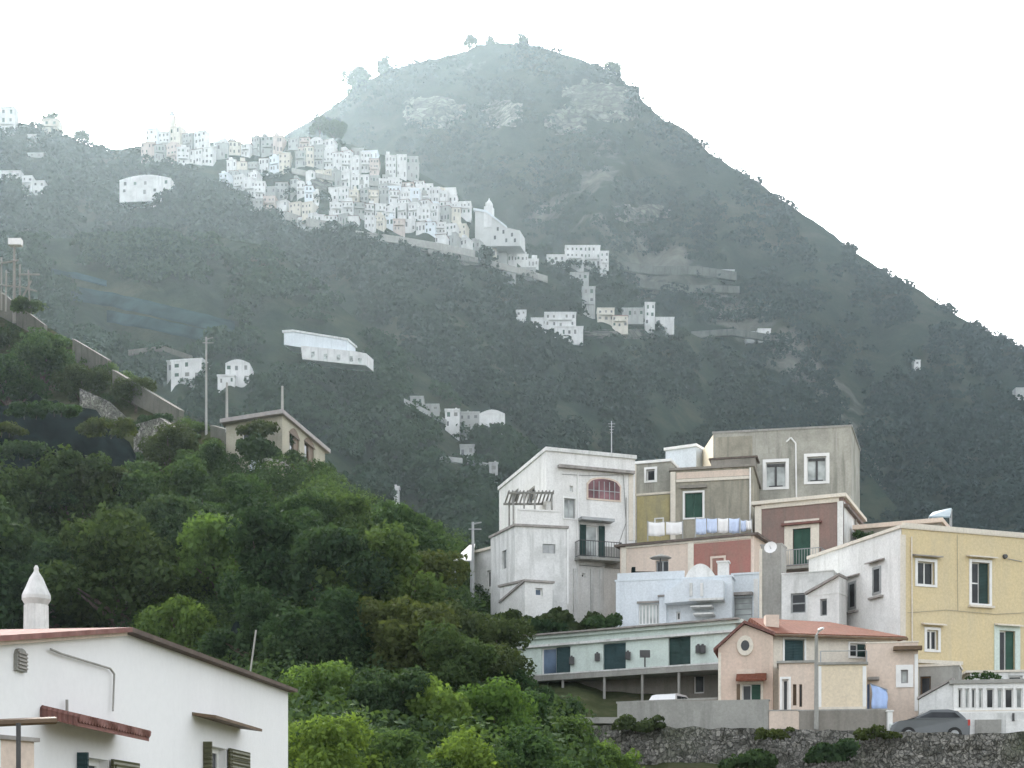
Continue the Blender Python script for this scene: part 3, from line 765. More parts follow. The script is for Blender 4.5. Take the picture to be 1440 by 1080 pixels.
# --- front white block with terrace and pergola
h = house('house', 'plain white block with one grey shuttered window, below the pergola terrace', [(690, 83), (724, 80), (797, 80.6)], (740, 740, 1), 7, 'white2', {
    0: [dict(b=(706, 774, 712, 800), nx=1, frame='metal', glass='paleglass')], 1: [dict(b=(763, 765, 781, 778), shut=('closed', 'metal'), frame='metal')]}, th=.13, ov=.1, slab='slab')
bp = h['pl'][1]; zt = h['zt'] + .13
mb = MB(); mb.pbox(bp, bp.u(730), bp.u(790), zt, zt + .92, -.75, -.6); 
mb.pbox(bp, bp.u(730), bp.u(790), zt + .92, zt + 1.0, -.8, -.55); mb.build('parapet', M['white'], h['root'])
strip(h['root'], 'drainpipe', 'frame', bp, (797, 745, 799, 850), 0, .1)
pr = empty('pergola', P(745, 738, 82.5), 'dark pergola over the terrace of the plain white block', 'pergola')
def at(x, Y, z): q = P(x, 0, Y); return Vector((q.x, q.y, z))
for x, Y in ((716, 84.5), (722, 82.3), (737, 82), (752, 82), (776, 82.3)):
    mb = MB(); mb.tube(at(x, Y, zt), at(x, Y, zt + 2.25), .06, n=6); mb.build('post', M['greywood'], pr)
mb = MB()
for x in np.arange(716, 780, 5.2): mb.tube(at(x, 81.8, zt + 2.32), at(x - 6, 84.8, zt + 2.32), .05, n=5)
mb.tube(at(714, 82, zt + 2.25), at(779, 82, zt + 2.25), .07, n=6); mb.tube(at(708, 84.6, zt + 2.25), at(777, 84.6, zt + 2.25), .07, n=6)
mb.build('beams', M['greywood'], pr)
h = house('shed', 'low white shed with a dark sloping coping, in front of the plain white block', [(703, 79.6), (738, 78), (777, 78.5)], (818, 818, 1), 7, 'white', {1: [dict(b=(753, 827, 763, 838), nx=1, glass='blueglass')]}, th=.12, ov=.1, slab='slab', cat='shed')
mb = MB(); lp = h['pl'][0]; mb.prism(lp, [(0, h['zt'] - .9), (0, h['zt'] - .78), (lp.L, h['zt'] + .1), (lp.L, h['zt'] - .02)], -.02, .1); mb.build('coping', M['slab'], h['root'])
# --- little house and awning at the far left of the town
h = house('house', 'little white house half hidden by trees, left end of the town', [(664, 86.5), (693, 85)], (772, 772, 1), 8, 'white2', {0: [dict(b=(684, 802, 691, 826), nx=1)]}, d=5, th=.15, slab='trim')
r = empty('awning', P(654, 790, 85), 'white lean-to awning beside the little house at the town end', 'awning')
mb = MB(); q = [P(638, 789, 84.5), P(664, 789, 84), P(668, 766, 86.5), P(660, 768, 87)]; mb.hexa(q + [p + Vector((0, 0, .06)) for p in q]); mb.build('cover', M['cloth'], r)
for q in (P(640, 789, 84.5), P(662, 789, 84)):
    mb = MB(); mb.tube(q, q - Vector((0, 0, 2)), .04, n=5); mb.build('post', M['metal'], r)
def pole(name, label, px, py0, py1, Y, rad=.06, cat='pole', arm=None, mat='metal'):
    r = empty(name, P(px, py1, Y), label, cat); mb = MB(); mb.tube(P(px, py1 + 8, Y), P(px, py0, Y), rad * 1.2, rad * .8, 8); mb.build('post', M[mat], r)
    if arm:
        mb = MB(); a = P(px, py0 + 3, Y); mb.tube(a, a + Vector((arm, -.2, .06)), rad * .5, n=5); mb.tube(a + Vector((-arm * .5, 0, -.3)), a + Vector((arm, 0, -.3)), rad * .4, n=5); mb.build('crossarm', M[mat], r)
    return r
pole('utility_pole', 'pale utility pole in front of the little house at the town end', 665, 734, 832, 83.5, .09, arm=.5)
# --- long pale pink and red house with laundry on its terrace
h = house('house', 'long low house with pale pink left half and red right half, below laundry', [(872, 82), (1060, 79)], (753, 753, 1), 8, 'palepink', {
    0: [dict(b=(1002, 785, 1018, 814), sur='palepink', sw=.12, name='door', nx=1), dict(b=(922, 788, 940, 812), nx=2, frame='metal')]}, d=5.5, th=.13, ov=.25, slab='dkroof')
lp = h['pl'][0]; mb = MB(); wall_face(mb, lp, lp.u(976), lp.u(1056), lp.z(1015, 830), lp.z(1015, 762), [lp.rect((998, 779, 1022, 830))], .02)
mb.v = [(x + lp.n.x * .03, y + lp.n.y * .03, z) for x, y, z in mb.v]; mb.build('red_wall', M['red'], h['root'])
strip(h['root'], 'pilaster', 'trim', lp, (968, 764, 976, 830), 0, .1); strip(h['root'], 'cornice', 'trim', lp, (880, 760.5, 1056, 764), 0, .07)
strip(h['root'], 'corner_trim', 'trim', lp, (874, 770, 881, 830), 0, .05)
zt = h['zt'] + .13
def laundry(label, x0, x1, Y, hgt, mat, n):
    a = at(x0, Y, 0); b = at(x1, Y, 0); Y *= K; r = empty('laundry', (a.x, Y, zt), label, 'laundry')
    mb = MB()
    for q in (a, b): mb.tube((q.x, q.y, zt - .02), (q.x, q.y, zt + hgt + .5), .03, n=5)
    mb.tube((a.x, Y, zt + hgt + .45), (b.x, Y, zt + hgt + .45), .012, n=4); mb.build('clothes_line', M['metal'], r)
    for k in range(n):
        x, e = a.x + (b.x - a.x) * (k + .04) / n, a.x + (b.x - a.x) * (k + .96) / n; mb = MB(); S = 10; g = []
        lo = .15 + random.uniform(0, .25)
        for i in range(S + 1):
            for j in range(5):
                t = i / S; v = j / 4; g.append((x + (e - x) * t, Y + .07 * math.sin(t * 11 + k) * v, zt + lo + (hgt + .45 - lo) * (1 - v) - .05 * math.sin(math.pi * t)))
        mb.v = g; mb.f = [(i * 5 + j, i * 5 + j + 1, (i + 1) * 5 + j + 1, (i + 1) * 5 + j) for i in range(S) for j in range(4)]; mb.m = [0] * len(mb.f)
        o = mb.build('sheet', M[mat] if (k + n) % 3 else M['cloth'], r, smooth=True)
        s = o.modifiers.new('cloth_thickness', 'SOLIDIFY'); s.thickness = .012
laundry('white sheets drying on the terrace in front of the ochre wall', 911, 960, 80.9, .62, 'cloth', 2)
laundry('pale blue and white sheets drying in front of the tan house', 978, 1040, 80.2, .66, 'bluecloth', 4)
laundry('small blue washing hanging next to the red brown house', 1041, 1057, 79.6, .42, 'bluecloth', 2)
r = empty('garden_table', P(905, 815, 79.5), 'dark covered table on the terrace before the pale pink wall', 'table')
mb = MB(); a = P(906, 812, 79); mb.box(a.x - .55, a.x + .55, a.y - .3, a.y + .4, a.z - .1, a.z + .28); mb.box(a.x - .7, a.x - .5, a.y - .2, a.y + .3, a.z - .1, a.z + .55); mb.build('cover', M['net'], r)
r = empty('parasol', P(930, 812, 79), 'pale grey parasol on a dark pole before the pale pink wall', 'parasol')
mb = MB(); a = P(929, 815, 79); b = P(929, 783, 79); mb.tube(a, b, .045, n=6); mb.build('pole', M['dkmetal'], r)
mb = MB(); mb.lathe(P(929, 785, 79), [(.62, 0), (.6, .04), (.05, .22)], 8); mb.build('canopy', M['concrete'], r)
# --- red brown house with green balcony door
h = house('house', 'red brown house with pale trim and a tall green balcony door', [(1062, 84), (1186, 82), (1214, 88)], (699, 699, 1), 8, 'maroon', {
    0: [dict(b=(1115, 743, 1140, 793), sur='trim', sw=.5, name='door', nx=2, frame='green', shut=('closed', 'green'))],
    1: [dict(b=(1196, 770, 1204, 790), nx=1)]}, th=.2, ov=.22, slab='trim')
rp, rs = h['pl']; R0 = h['root']
strip(R0, 'pilaster', 'trim', rp, (1062, 712, 1071, 830), 0, .07); strip(R0, 'cornice', 'trim', rp, (1071, 702, 1180, 711), 0, .08); strip(R0, 'pilaster', 'white', rp, (1178, 705, 1186, 830), 0, .08)
mb = MB(); wall_face(mb, rs, 0, rs.L, 8.2, h['zt'] - .25, [], .02); mb.v = [(x + rs.n.x * .04, y + rs.n.y * .04, z) for x, y, z in mb.v]; mb.build('side_wall', M['white2'], R0)
mb = MB(); mb.pbox(rs, 0, rs.L + .1, h['zt'] - .55, h['zt'] - .38, .03, .25); mb.build('roof_edge', M['dkroof'], R0)
mb = MB(); mb.tube(rs.pt(rs.L * .5, 9, .12), rs.pt(rs.L * .5, h['zt'] - .6, .12), .06, n=6); mb.build('drainpipe', M['taupe'], R0)
balcony(R0, rp, 1098, 1161, 799, .95, 'metal', .95)
strip(R0, 'hood', 'tiles2', rp, (1100, 735, 1156, 738), 0, .3)
K = 1.0
h = house('house', 'low white house with a dark window, under the green balcony door', [(1099, 80.2), (1172, 79.2)], (803, 803, 1), 8, 'white2', {0: [dict(b=(1112, 834, 1133, 862), nx=1, ny=2, frame='metal')]}, d=9, th=.06, ov=.03, slab='white2')
h = house('shed', 'white lean-to with a sloping dark coping against the white side wall', [(1136, 78.4), (1180, 77.6)], (838, 838, 0), 7, 'white', {0: [dict(b=(1153, 842, 1163, 866), nx=1, frame='metal')]}, d=1.2, th=.05, ov=.03, slab='white', cat='shed')
q = h['pl'][0]; mb = MB(); mb.prism(q, [(0, h['zt'] + .05), (q.L, h['zt'] + .05), (q.L, h['zt'] + .85), (0, h['zt'] + .08)], -1.2, 0); mb.build('gable', M['white'], h['root'])
mb = MB(); mb.prism(q, [(-.1, h['zt'] + .06), (q.L + .05, h['zt'] + .86), (q.L + .05, h['zt'] + .98), (-.1, h['zt'] + .18)], -1.3, .18); mb.build('coping', M['slab'], h['root'])
h = house('pier', 'grey rendered pier with a white dish on top, left of the green balcony door', [(1070, 81), (1099, 80.6)], (768, 768, 0), 8, 'concrete', {}, d=1.2, th=.08, ov=.04, cat='wall', slab='concrete')
strip(h['root'], 'edge_strip', 'trim', h['pl'][0], (1068, 772, 1072, 872), 0, .05)
r = empty('satellite_dish', P(1083, 780, 80.2), 'round white satellite dish on the grey rendered pier', 'satellite dish')
c = P(1084, 771, 80.0); mb = MB(); rr = [(.02, 0), (.16, .02), (.28, .07), (.33, .11)]
ax = Vector((-.35, -1, .35)).normalized(); e = ax.orthogonal().normalized(); g2 = ax.cross(e); rings = []
for rad, hh in rr: rings.append([c + ax * hh + (e * math.cos(i * .524) + g2 * math.sin(i * .524)) * rad for i in range(12)])
for a, b in zip(rings, rings[1:]):
    for i in range(12): mb.face([a[i], a[(i + 1) % 12], b[(i + 1) % 12], b[i]])
mb.face(rings[0]); mb.build('dish', M['cloth'], r, recalc=True)
mb = MB(); mb.tube(c, c + Vector((0, .1, -.42)), .03, n=5); mb.tube(c - ax * -.02, c + ax * .35 + Vector((0, 0, -.05)), .012, n=4); mb.build('mount', M['metal'], r)
K = 1.1
# --- bluish white stepped house
h = house('house', 'bluish white house with outside stairs, pale gate and a white chimney', [(866, 77.6), (1029, 76.2)], (818, 818, 0), 7, 'bluewhite', {
    0: [dict(b=(898, 849, 927, 878), name='gate', nx=6, glass='paleglass', fb=.06), dict(b=(951, 860, 957, 872), nx=1)]}, d=2.2, th=.1, ov=.05, slab='bluewhite')
bp = h['pl'][0]; R0 = h['root']; zt = h['zt'] + .1
strip(R0, 'gate_pier', 'bluewhite', bp, (928, 840, 938, 885), 0, .25); strip(R0, 'pier_cap', 'slab', bp, (926, 837.5, 946, 840), 0, .32); strip(R0, 'gate_lintel', 'slab', bp, (896, 845.5, 928, 848), 0, .12)
mb = MB(); mb.prism(bp, [bp.uz(*q) for q in ((938, 852), (938, 838), (966, 818), (1020, 820), (1020, 846), (960, 850))], 0, .9); mb.build('stair_flight', M['bluewhite'], R0)
mb = MB(); 
for b in ((972, 845, 1020, 848), (974, 855, 1004, 857), (978, 865, 1006, 867.5)): mb.pbox(bp, *bp.rect(b), 0, .95)
mb.build('landing', M['white2'], R0)
mb = MB(); u0, u1 = bp.u(965), bp.u(1004)
mb.prism(bp, [(u0, zt - .05), (u1, zt - .05)] + [(u1 + (u0 - u1) * i / 12, zt + .05 + .62 * math.sin(math.pi * i / 12) ** .7) for i in range(13)], -1.8, .04); mb.build('vault', M['white'], R0)
u0, u1 = bp.u(1008), bp.u(1023); mb = MB(); zc = bp.z(1015, 789)
mb.pbox(bp, u0, u1, zt - .1, zc, -.9, -.35); mb.pbox(bp, u0 - .06, u1 + .06, zc, zc + .08, -.96, -.29); mb.build('chimney', M['white'], R0)
mb = MB(); mb.pbox(bp, bp.u(868), bp.u(962), zt, zt + .35, -.2, -.02); mb.build('parapet', M['bluewhite'], R0)
for x in (973, 988): strip(R0, 'post', 'white2', bp, (x, 824, x + 4, 842), .9, 1.0)
h = house('garage', 'bluish white garage with a grey door, right of the outside stairs', [(1029, 77.4), (1067, 77)], (809, 809, 0), 7, 'bluewhite', {0: [dict(b=(1032, 840, 1058, 880), name='door', nx=1, ny=5, glass='paleglass', frame='metal')]}, d=2.4, th=.1, ov=.05, slab='bluewhite', cat='garage')
strip(h['root'], 'hood', 'slab', h['pl'][0], (1031, 834, 1059, 838), 0, .4); strip(h['root'], 'pilaster', 'white', h['pl'][0], (1060, 814, 1066, 885), 0, .06)
K = 1.0
# --- long mint white building
h = house('long_building', 'long mint white building with three dark doors on a raised terrace', [(728, 82.3), (1034, 76)], (877, 877, 1), 9.15, 'greenwhite', {
    0: [dict(b=(761, 910, 802, 954), name='door', nx=2, glass='blueglass', shut=('half', 'teal')), dict(b=(848, 904, 880, 948), name='door', nx=2, shut=('closed', 'teal')), dict(b=(940, 895, 971, 939), name='door', nx=2, shut=('closed', 'dkgreen'))]},
    d=6, th=.16, ov=.35, slab='greenwhite', cat='building')
mp = h['pl'][0]; R0 = h['root']; zt = h['zt']
mb = MB(); mb.pbox(mp, -.3, mp.L + .2, zt - .42, zt - .3, -.02, .22); mb.build('cornice', M['white2'], R0)
mb = MB(); mb.pbox(mp, -.4, mp.L + .3, zt + .16, zt + .24, -6.3, .45); mb.build('roof_edge', M['slab'], R0)
mb = MB(); mb.pbox(mp, -.3, mp.L - .2, 8.85, 9.13, -5.5, 1.1); mb.build('terrace_slab', M['concrete'], R0)
mb = MB(); mb.pbox(mp, -.3, mp.L - .2, 9.13, 9.2, .98, 1.12); mb.build('terrace_edge', M['white2'], R0)
for x, y in ((842, 924), (885, 922), (806, 929), (984, 913), (990, 913)):
    c = mp.pt(*mp.uz(x, y), .16); mb = MB(); mb.box(c.x - .13, c.x + .13, c.y - .12, c.y + .14, c.z - .2, c.z + .16); mb.box(c.x - .05, c.x + .05, c.y - .04, c.y + .2, c.z + .16, c.z + .24); mb.build('lantern', M['dkmetal'], R0)
for x in (804, 862, 915, 966): 
    c = mp.pt(mp.u(x), 0, .95); mb = MB(); mb.tube((c.x, c.y, 4.2), (c.x, c.y, 8.86), .07, n=6); mb.build('pillar', M['concrete'], R0)
c = mp.pt(*mp.uz(918, 930), .9); mb = MB(); mb.tube((c.x, c.y, 9.1), (c.x, c.y, c.z + .2), .04, n=6); mb.box(c.x - .25, c.x + .25, c.y - .1, c.y + .1, c.z + .1, c.z + .45); mb.build('street_lantern', M['dkmetal'], R0)
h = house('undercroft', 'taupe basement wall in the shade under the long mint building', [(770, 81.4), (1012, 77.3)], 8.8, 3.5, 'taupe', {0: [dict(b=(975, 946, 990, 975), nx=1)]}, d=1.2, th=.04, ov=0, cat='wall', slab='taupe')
h = house('wall', 'pale grey garden wall under the long mint building', [(868, 72), (1012, 70)], (983, 983, 1), 3.5, 'taupe', {}, d=.4, th=.08, ov=.04, cat='wall', slab='concrete')
# --- pink house with clay tile roof
ga = Pl((1010, 69.8), (1087, 69.3))
h = house('house', 'pink house with a clay tile hip roof, oval window and cream terrace block', [(1010, 69.8), (1087, 69.3)], (912, 912, 0), 4.4, 'pink', {
    0: [dict(b=(1043, 962, 1070, 1000), name='door', nx=2, shut=('half', 'green'), sur='trim', sw=.1, frame='frame')]}, d=6, roof='none')
R0 = h['root']; zE = h['zt']
pk = [ga.uz(1010, 912), ga.uz(1047, 878), ga.uz(1087, 894), (ga.L, zE)]
mb = MB(); mb.prism(ga, pk, -6, 0); mb.build('gable', M['pink'], R0)
t = .14; e = .18
l = [(pk[0][0] - .2, pk[0][1] - .15), (pk[1][0], pk[1][1] + .02), (pk[2][0] + .1, pk[2][1] + .0)]
mb = MB(); mb.prism(ga, l + [(x, z + t) for x, z in l[::-1]], -6.2, .2); mb.build('gable_roof', M['tiles2'], R0)
c = ga.pt(*ga.uz(1048, 908), .02); ru, rz = .36, .45; mb = MB(); k = len(mb.v)
ring = lambda s, o: [c + Vector((ga.d.x * ru * s * math.cos(a), ga.d.y * ru * s * math.cos(a), rz * s * math.sin(a))) + Vector((ga.n.x, ga.n.y, 0)) * o for a in np.linspace(0, 2 * math.pi, 20, endpoint=False)]
mb.loft(ring(1, -.04), ring(1, .06)); w = mb.build('oval_window', M['trim'], R0)
mb = MB(); mb.loft(ring(.52, .0), ring(.52, .07)); mb.build('pane', M['glass'], w)
dp = ga.rect((1036, 950, 1078, 956)); mb = MB(); mb.hexa([ga.pt(dp[0], dp[2], 0), ga.pt(dp[1], dp[2], 0), ga.pt(dp[1], dp[2] - .12, .6), ga.pt(dp[0], dp[2] - .12, .6), ga.pt(dp[0], dp[3] + .1, 0), ga.pt(dp[1], dp[3] + .1, 0), ga.pt(dp[1], dp[2] - .04, .6), ga.pt(dp[0], dp[2] - .04, .6)]); mb.build('door_canopy', M['tiles'], R0)
strip(R0, 'corner_trim', 'trim', ga, (1010, 918, 1014, 1010), 0, .04); strip(R0, 'wall_tiles', 'palepink', ga, (1036, 941, 1062, 949), 0, .03)
strip(R0, 'shutter', 'wood', ga, (1036, 962, 1041, 992), 0, .05)
mn = Pl((1087, 69.6), (1262, 70.8)); zm = 305 / F * 69.6
mb = MB(); ops = [dict(b=(1103, 899, 1131, 934), name='door', nx=1, sur='frame', sw=.08, shut=('closed', 'teal')), dict(b=(1195, 905, 1219, 924), nx=2, sur='frame', sw=.08, shut=('half', 'dkgreen'))]
wall_face(mb, mn, 0, mn.L, 4.4, zm, [mn.rect(o['b']) for o in ops]); 
for a, b in (((0, 0), (0, -5)), ((0, -5), (mn.L, -5)), ((mn.L, -5), (mn.L, 0))): mb.face([mn.pt(a[0], 4.4, a[1]), mn.pt(b[0], 4.4, b[1]), mn.pt(b[0], zm, b[1]), mn.pt(a[0], zm, a[1])])
mb.build('main_wall', M['trim'], R0)
for o in ops: win(R0, mn, **o)
E = [mn.pt(-.15, zm, .35), mn.pt(mn.L + .3, zm, .35), mn.pt(mn.L + .3, zm, -5.3), mn.pt(-.15, zm, -5.3)]
ra, rb = mn.pt(-.15, zm + 1.2, -2.5), mn.pt(mn.L - 2.2, zm + 1.12, -2.5)
mb = MB(); up = Vector((0, 0, .12)); mb.face([E[0] + up, E[1] + up, rb, ra]); mb.face([E[1] + up, E[2] + up, rb]); mb.face([E[2] + up, E[3] + up, ra, rb]); mb.face([E[3] + up, E[0] + up, ra])
for a, b in zip(E, E[1:] + E[:1]): mb.face([a, b, b + up, a + up])
mb.face(E); mb.build('roof', M['tiles'], R0)
mb = MB(); mb.tube(mn.pt(-.1, zm, .42), mn.pt(mn.L + .3, zm, .42), .07, n=6); mb.build('gutter', M['wood'], R0)
mb = MB(); q = mn.pt(.35, zm + .75, -1.1); mb.box(q.x - .3, q.x + .3, q.y - .3, q.y + .3, q.z - .5, q.z + .35); mb.build('chimney', M['palepink'], R0)
def block(pts, top, mat, ops, d, slabm):
    pl = Pl(*pts); z = (HZ - top) / F * pts[0][1]; mb = MB(); wall_face(mb, pl, 0, pl.L, 4.4, z, [pl.rect(o['b']) for o in ops])
    for a, b in (((0, 0), (0, -d)), ((pl.L, -d), (pl.L, 0))): mb.face([pl.pt(a[0], 4.4, a[1]), pl.pt(b[0], 4.4, b[1]), pl.pt(b[0], z, b[1]), pl.pt(a[0], z, a[1])])
    mb.build('terrace_block', M[mat], R0)
    for o in ops: win(R0, pl, **o)
    mb = MB(); mb.pbox(pl, -.08, pl.L + .05, z, z + .1, -d, .1); mb.build('terrace_slab', M[slabm], R0); return pl
q = block([(1095, 67.8), (1149, 67.5)], 933, 'palepink', [dict(b=(1100, 955, 1109, 1000), name='door', nx=1, sur='frame', sw=.1), dict(b=(1115, 962, 1120, 992), nx=1, frame='wood', shut=('closed', 'wood'), fb=.03), dict(b=(1124, 962, 1128, 994), nx=1, frame='wood', fb=.03)], 2.0, 'concrete')
q = block([(1151, 67.3), (1219, 67.1)], 935, 'cream', [], 2.0, 'concrete')
for a, b in ((1151, 1155), (1213, 1218)): strip(R0, 'edge_trim', 'frame', q, (a, 937, b, 1005), 0, .04)
strip(R0, 'sill_line', 'trim', q, (1151, 994, 1218, 999), 0, .06)
mb = MB(); a, b = q.pt(.1, (HZ - 935) / F * 67.3 + .1, -.1), q.pt(q.L, (HZ - 935) / F * 67.3 + .1, -.1)
mb.tube(a, a + Vector((0, 0, .5)), .03, n=5); mb.tube(b, b + Vector((0, 0, .5)), .03, n=5); mb.tube(a + Vector((0, 0, .5)), b + Vector((0, 0, .5)), .02, n=5); mb.build('terrace_rail', M['metal'], R0)
h = house('house', 'pale pink annexe with a small grey window, joined to the clay tile roof', [(1219, 68.7), (1291, 68.3)], (905, 905, 0), 4.4, 'palepink', {
    0: [dict(b=(1267, 942, 1277, 961), sur='frame', sw=.22, nx=1, frame='metal', glass='paleglass'), dict(b=(1219.5, 962, 1223, 998), name='door', nx=1, frame='bluepaint', glass='blueglass', fb=.04)]}, d=2, th=.06, ov=.03, slab='trim')
ap = h['pl'][0]; strip(h['root'], 'eave', 'wood', ap, (1256, 910, 1296, 915), -.02, .45); strip(h['root'], 'corner_trim', 'frame', ap, (1286, 920, 1291, 1000), 0, .04); strip(h['root'], 'ledge', 'slab', ap, (1220, 953, 1236, 957), 0, .4)
r = empty('tarpaulin', P(1234, 998, 68), 'light blue tarpaulin hung beside the pale pink annexe door', 'tarpaulin')
mb = MB(); S = 8; g = []
for i in range(S + 1):
    for j in range(6):
        t, v = i / S, j / 5; p = P(1224 + 22 * t, 962 + 8 * t, 68.2); z2 = P(0, 997, 68).z; g.append((p.x + .05 * math.sin(5 * v), p.y - .45 * v + .06 * math.sin(9 * t), p.z + (z2 - p.z) * v))
mb.v = g; mb.f = [(i * 6 + j, i * 6 + j + 1, (i + 1) * 6 + j + 1, (i + 1) * 6 + j) for i in range(S) for j in range(5)]; mb.m = [0] * len(mb.f)
o = mb.build('sheet', M['bluecloth'], r, smooth=True); s = o.modifiers.new('cloth_thickness', 'SOLIDIFY'); s.thickness = .01
o.data.materials[0] = plain('blue_tarp', (.40, .53, .80), .7, .1)
mb = MB(); mb.tube(P(1223, 961, 68.25), P(1248, 970, 68.25), .025, n=5); mb.tube(P(1247, 969, 68.2), P(1247, 1002, 68.2), .03, n=5); mb.build('rail', M['metal'], r)
h = house('outbuilding', 'lavender grey outbuilding with a dark doorway, below the yellow house', [(1291.5, 70), (1348, 69.4)], (938, 938, 0), 4.4, 'concrete', {0: [dict(b=(1294, 951, 1309, 982), name='door', nx=1, frame='wood')]}, d=2, th=.1, ov=.05, slab='trim', cat='outbuilding')
# --- right terrace: white walled terrace, glazed veranda, gable wall
h = house('terrace', 'white balcony terrace with a dark gap, right edge under the yellow house', [(1364, 72.4), (1570, 71.6)], (946, 946, 0), 5, 'white2', {0: [dict(b=(1418, 950, 1438, 957), nx=1), dict(b=(1446, 950, 1470, 957), nx=1)]}, d=2.5, th=.1, ov=.15, cat='terrace', slab='trim')
ops = [dict(b=(x, 968, x + w, 996), nx=1, frame='frame', fb=.05, depth=.1, glass=g) for x, w, g in ((1347, 6, 'glass'), (1357, 6, 'paleglass'), (1366, 6, 'glass'), (1376, 6, 'paleglass'), (1387, 11, 'glass'), (1402, 8, 'paleglass'), (1413, 12, 'glass'), (1429, 9, 'paleglass'), (1444, 12, 'glass'), (1464, 12, 'glass'))]
h = house('veranda', 'long white veranda with a row of tall narrow windows, lower right', [(1341, 65.8), (1570, 64.6)], (962, 962, 0), 4.6, 'white', {0: ops}, d=3.5, th=.16, ov=.15, cat='veranda', slab='concrete')
vp = h['pl'][0]; strip(h['root'], 'sill', 'trim', vp, (1341, 998, 1560, 1002), 0, .15)
gw = Pl((1292, 66.6), (1343, 65.9)); mb = MB(); mb.prism(gw, [gw.uz(*q) for q in ((1292, 1030), (1292, 984), (1340, 957), (1343, 957), (1343, 1030))], -.3, 0)
r = empty('gable_wall', P(1318, 1030, 66.2), 'grey white wall with a sloping top at the left end of the veranda', 'wall'); mb.build('wall', M['white2'], r)
mb = MB(); a, b = gw.uz(1290, 984), gw.uz(1340, 956); mb.prism(gw, [a, b, (b[0], b[1] + .1), (a[0], a[1] + .1)], -.4, .1); mb.build('coping', M['slab'], r)
h = house('wall', 'white and grey panelled garden wall below the veranda windows', [(1338, 64.4), (1570, 63.4)], (1003, 1003, 0), 4.3, 'white2', {}, d=.35, th=.06, ov=.03, cat='wall', slab='frame')
wq = h['pl'][0]
for a, b, m in ((1341, 1366, 'frame'), (1371, 1408, 'concrete'), (1414, 1450, 'white'), (1456, 1500, 'concrete')): strip(h['root'], 'panel', m, wq, (a, 1012, b, 1040), 0, .05)
strip(h['root'], 'pipe', 'dkmetal', wq, (1423, 1003, 1426, 1014), .05, .12)
# --- rough stone retaining wall, parapets, road
def stone_wall(name, label, a, b, z0, zf, mat, seed, nu=150, nz=26, amp=.28):
    pl = Pl(a, b); root = empty(name, pl.pt(pl.L / 2, z0), label, 'wall'); mb = MB(); 
    for i in range(nu + 1):
        for j in range(nz + 1):
            u = pl.L * i / nu; t = j / nz; z = z0 + (zf(u / pl.L) - z0) * t; q = Vector((u * .9, z * .9, seed))
            mb.v.append(tuple(pl.pt(u, z + (.12 * noise.noise(q * 1.7) if j == nz else 0), amp * noise.noise(q) + amp * .8 * noise.noise(q * 2.6) + (zf(u / pl.L) - z) * .07)))
    w = nz + 1; mb.f = [(i * w + j, (i + 1) * w + j, (i + 1) * w + j + 1, i * w + j + 1) for i in range(nu) for j in range(nz)]; mb.m = [0] * len(mb.f)
    k = len(mb.v)
    for i in range(nu + 1): p = Vector(mb.v[i * w + nz]); mb.v.append((p.x - pl.n.x * 1.2, p.y - pl.n.y * 1.2, p.z - .05))
    mb.f += [(i * w + nz, (i + 1) * w + nz, k + i + 1, k + i) for i in range(nu)]; mb.m = [0] * len(mb.f)
    mb.build('stonework', M[mat], root, recalc=False); return pl
sw = stone_wall('stone_wall', 'rough grey stone retaining wall along the bottom right', (770, 66.5), (1700, 61.2), -2, lambda t: 5.5 - .68 * min(t / .65, 1), 'stone', 3, 190, 30)
g = MB(); g.face([P(700, 0, 70) * Vector((1, 1, 0)) + Vector((0, 0, 0)) for _ in range(0)] or [(3.0, 67, 4.45), (30, 61.5, 4.45), (36, 75, 4.45), (3.5, 80, 4.45)]); tag(g.build('road', M['concrete']), kind='structure')
def parapet(label, a, b, top, mat):
    h = house('parapet', label, [a, b], (top, top, 0), 4.3, mat, {}, d=.35, th=.05, ov=.03, cat='wall', slab='concrete'); return h
parapet('grey parapet on the stone wall, left of its pinkish piece', (868, 66.2), (1081, 65), 989, 'concrete')
parapet('short pinkish piece of parapet below the pink house', (1082, 64.95), (1123, 64.75), 1000, 'palepink')
parapet('grey green parapet under the cream terrace block', (1124, 64.7), (1249, 64.1), 1000, 'taupe')
r = empty('gate_post', P(1251, 1022, 64), 'white gate post at the right end of the grey green parapet', 'post')
mb = MB(); c = P(1251, 1022, 64); mb.box(c.x - .1, c.x + .1, 63.9, 64.1, c.z - .5, P(0, 1001, 64).z); mb.box(c.x - .14, c.x + .14, 63.86, 64.14, P(0, 1001, 64).z, P(0, 999, 64).z); mb.build('post', M['frame'], r)
r = pole('street_lamp', 'tall grey lamp post in front of the pink house', 1148, 893, 1018, 64.4, .085, 'lamp post', mat='concrete')
mb = MB(); a = P(1148, 893, 64.4); mb.tube(a, a + Vector((.1, -.25, .18)), .035, n=6); mb.tube(a + Vector((.08, -.2, .18)), a + Vector((.16, -.6, .2)), .08, .05, 8); mb.build('lamp_head', M['frame'], r)
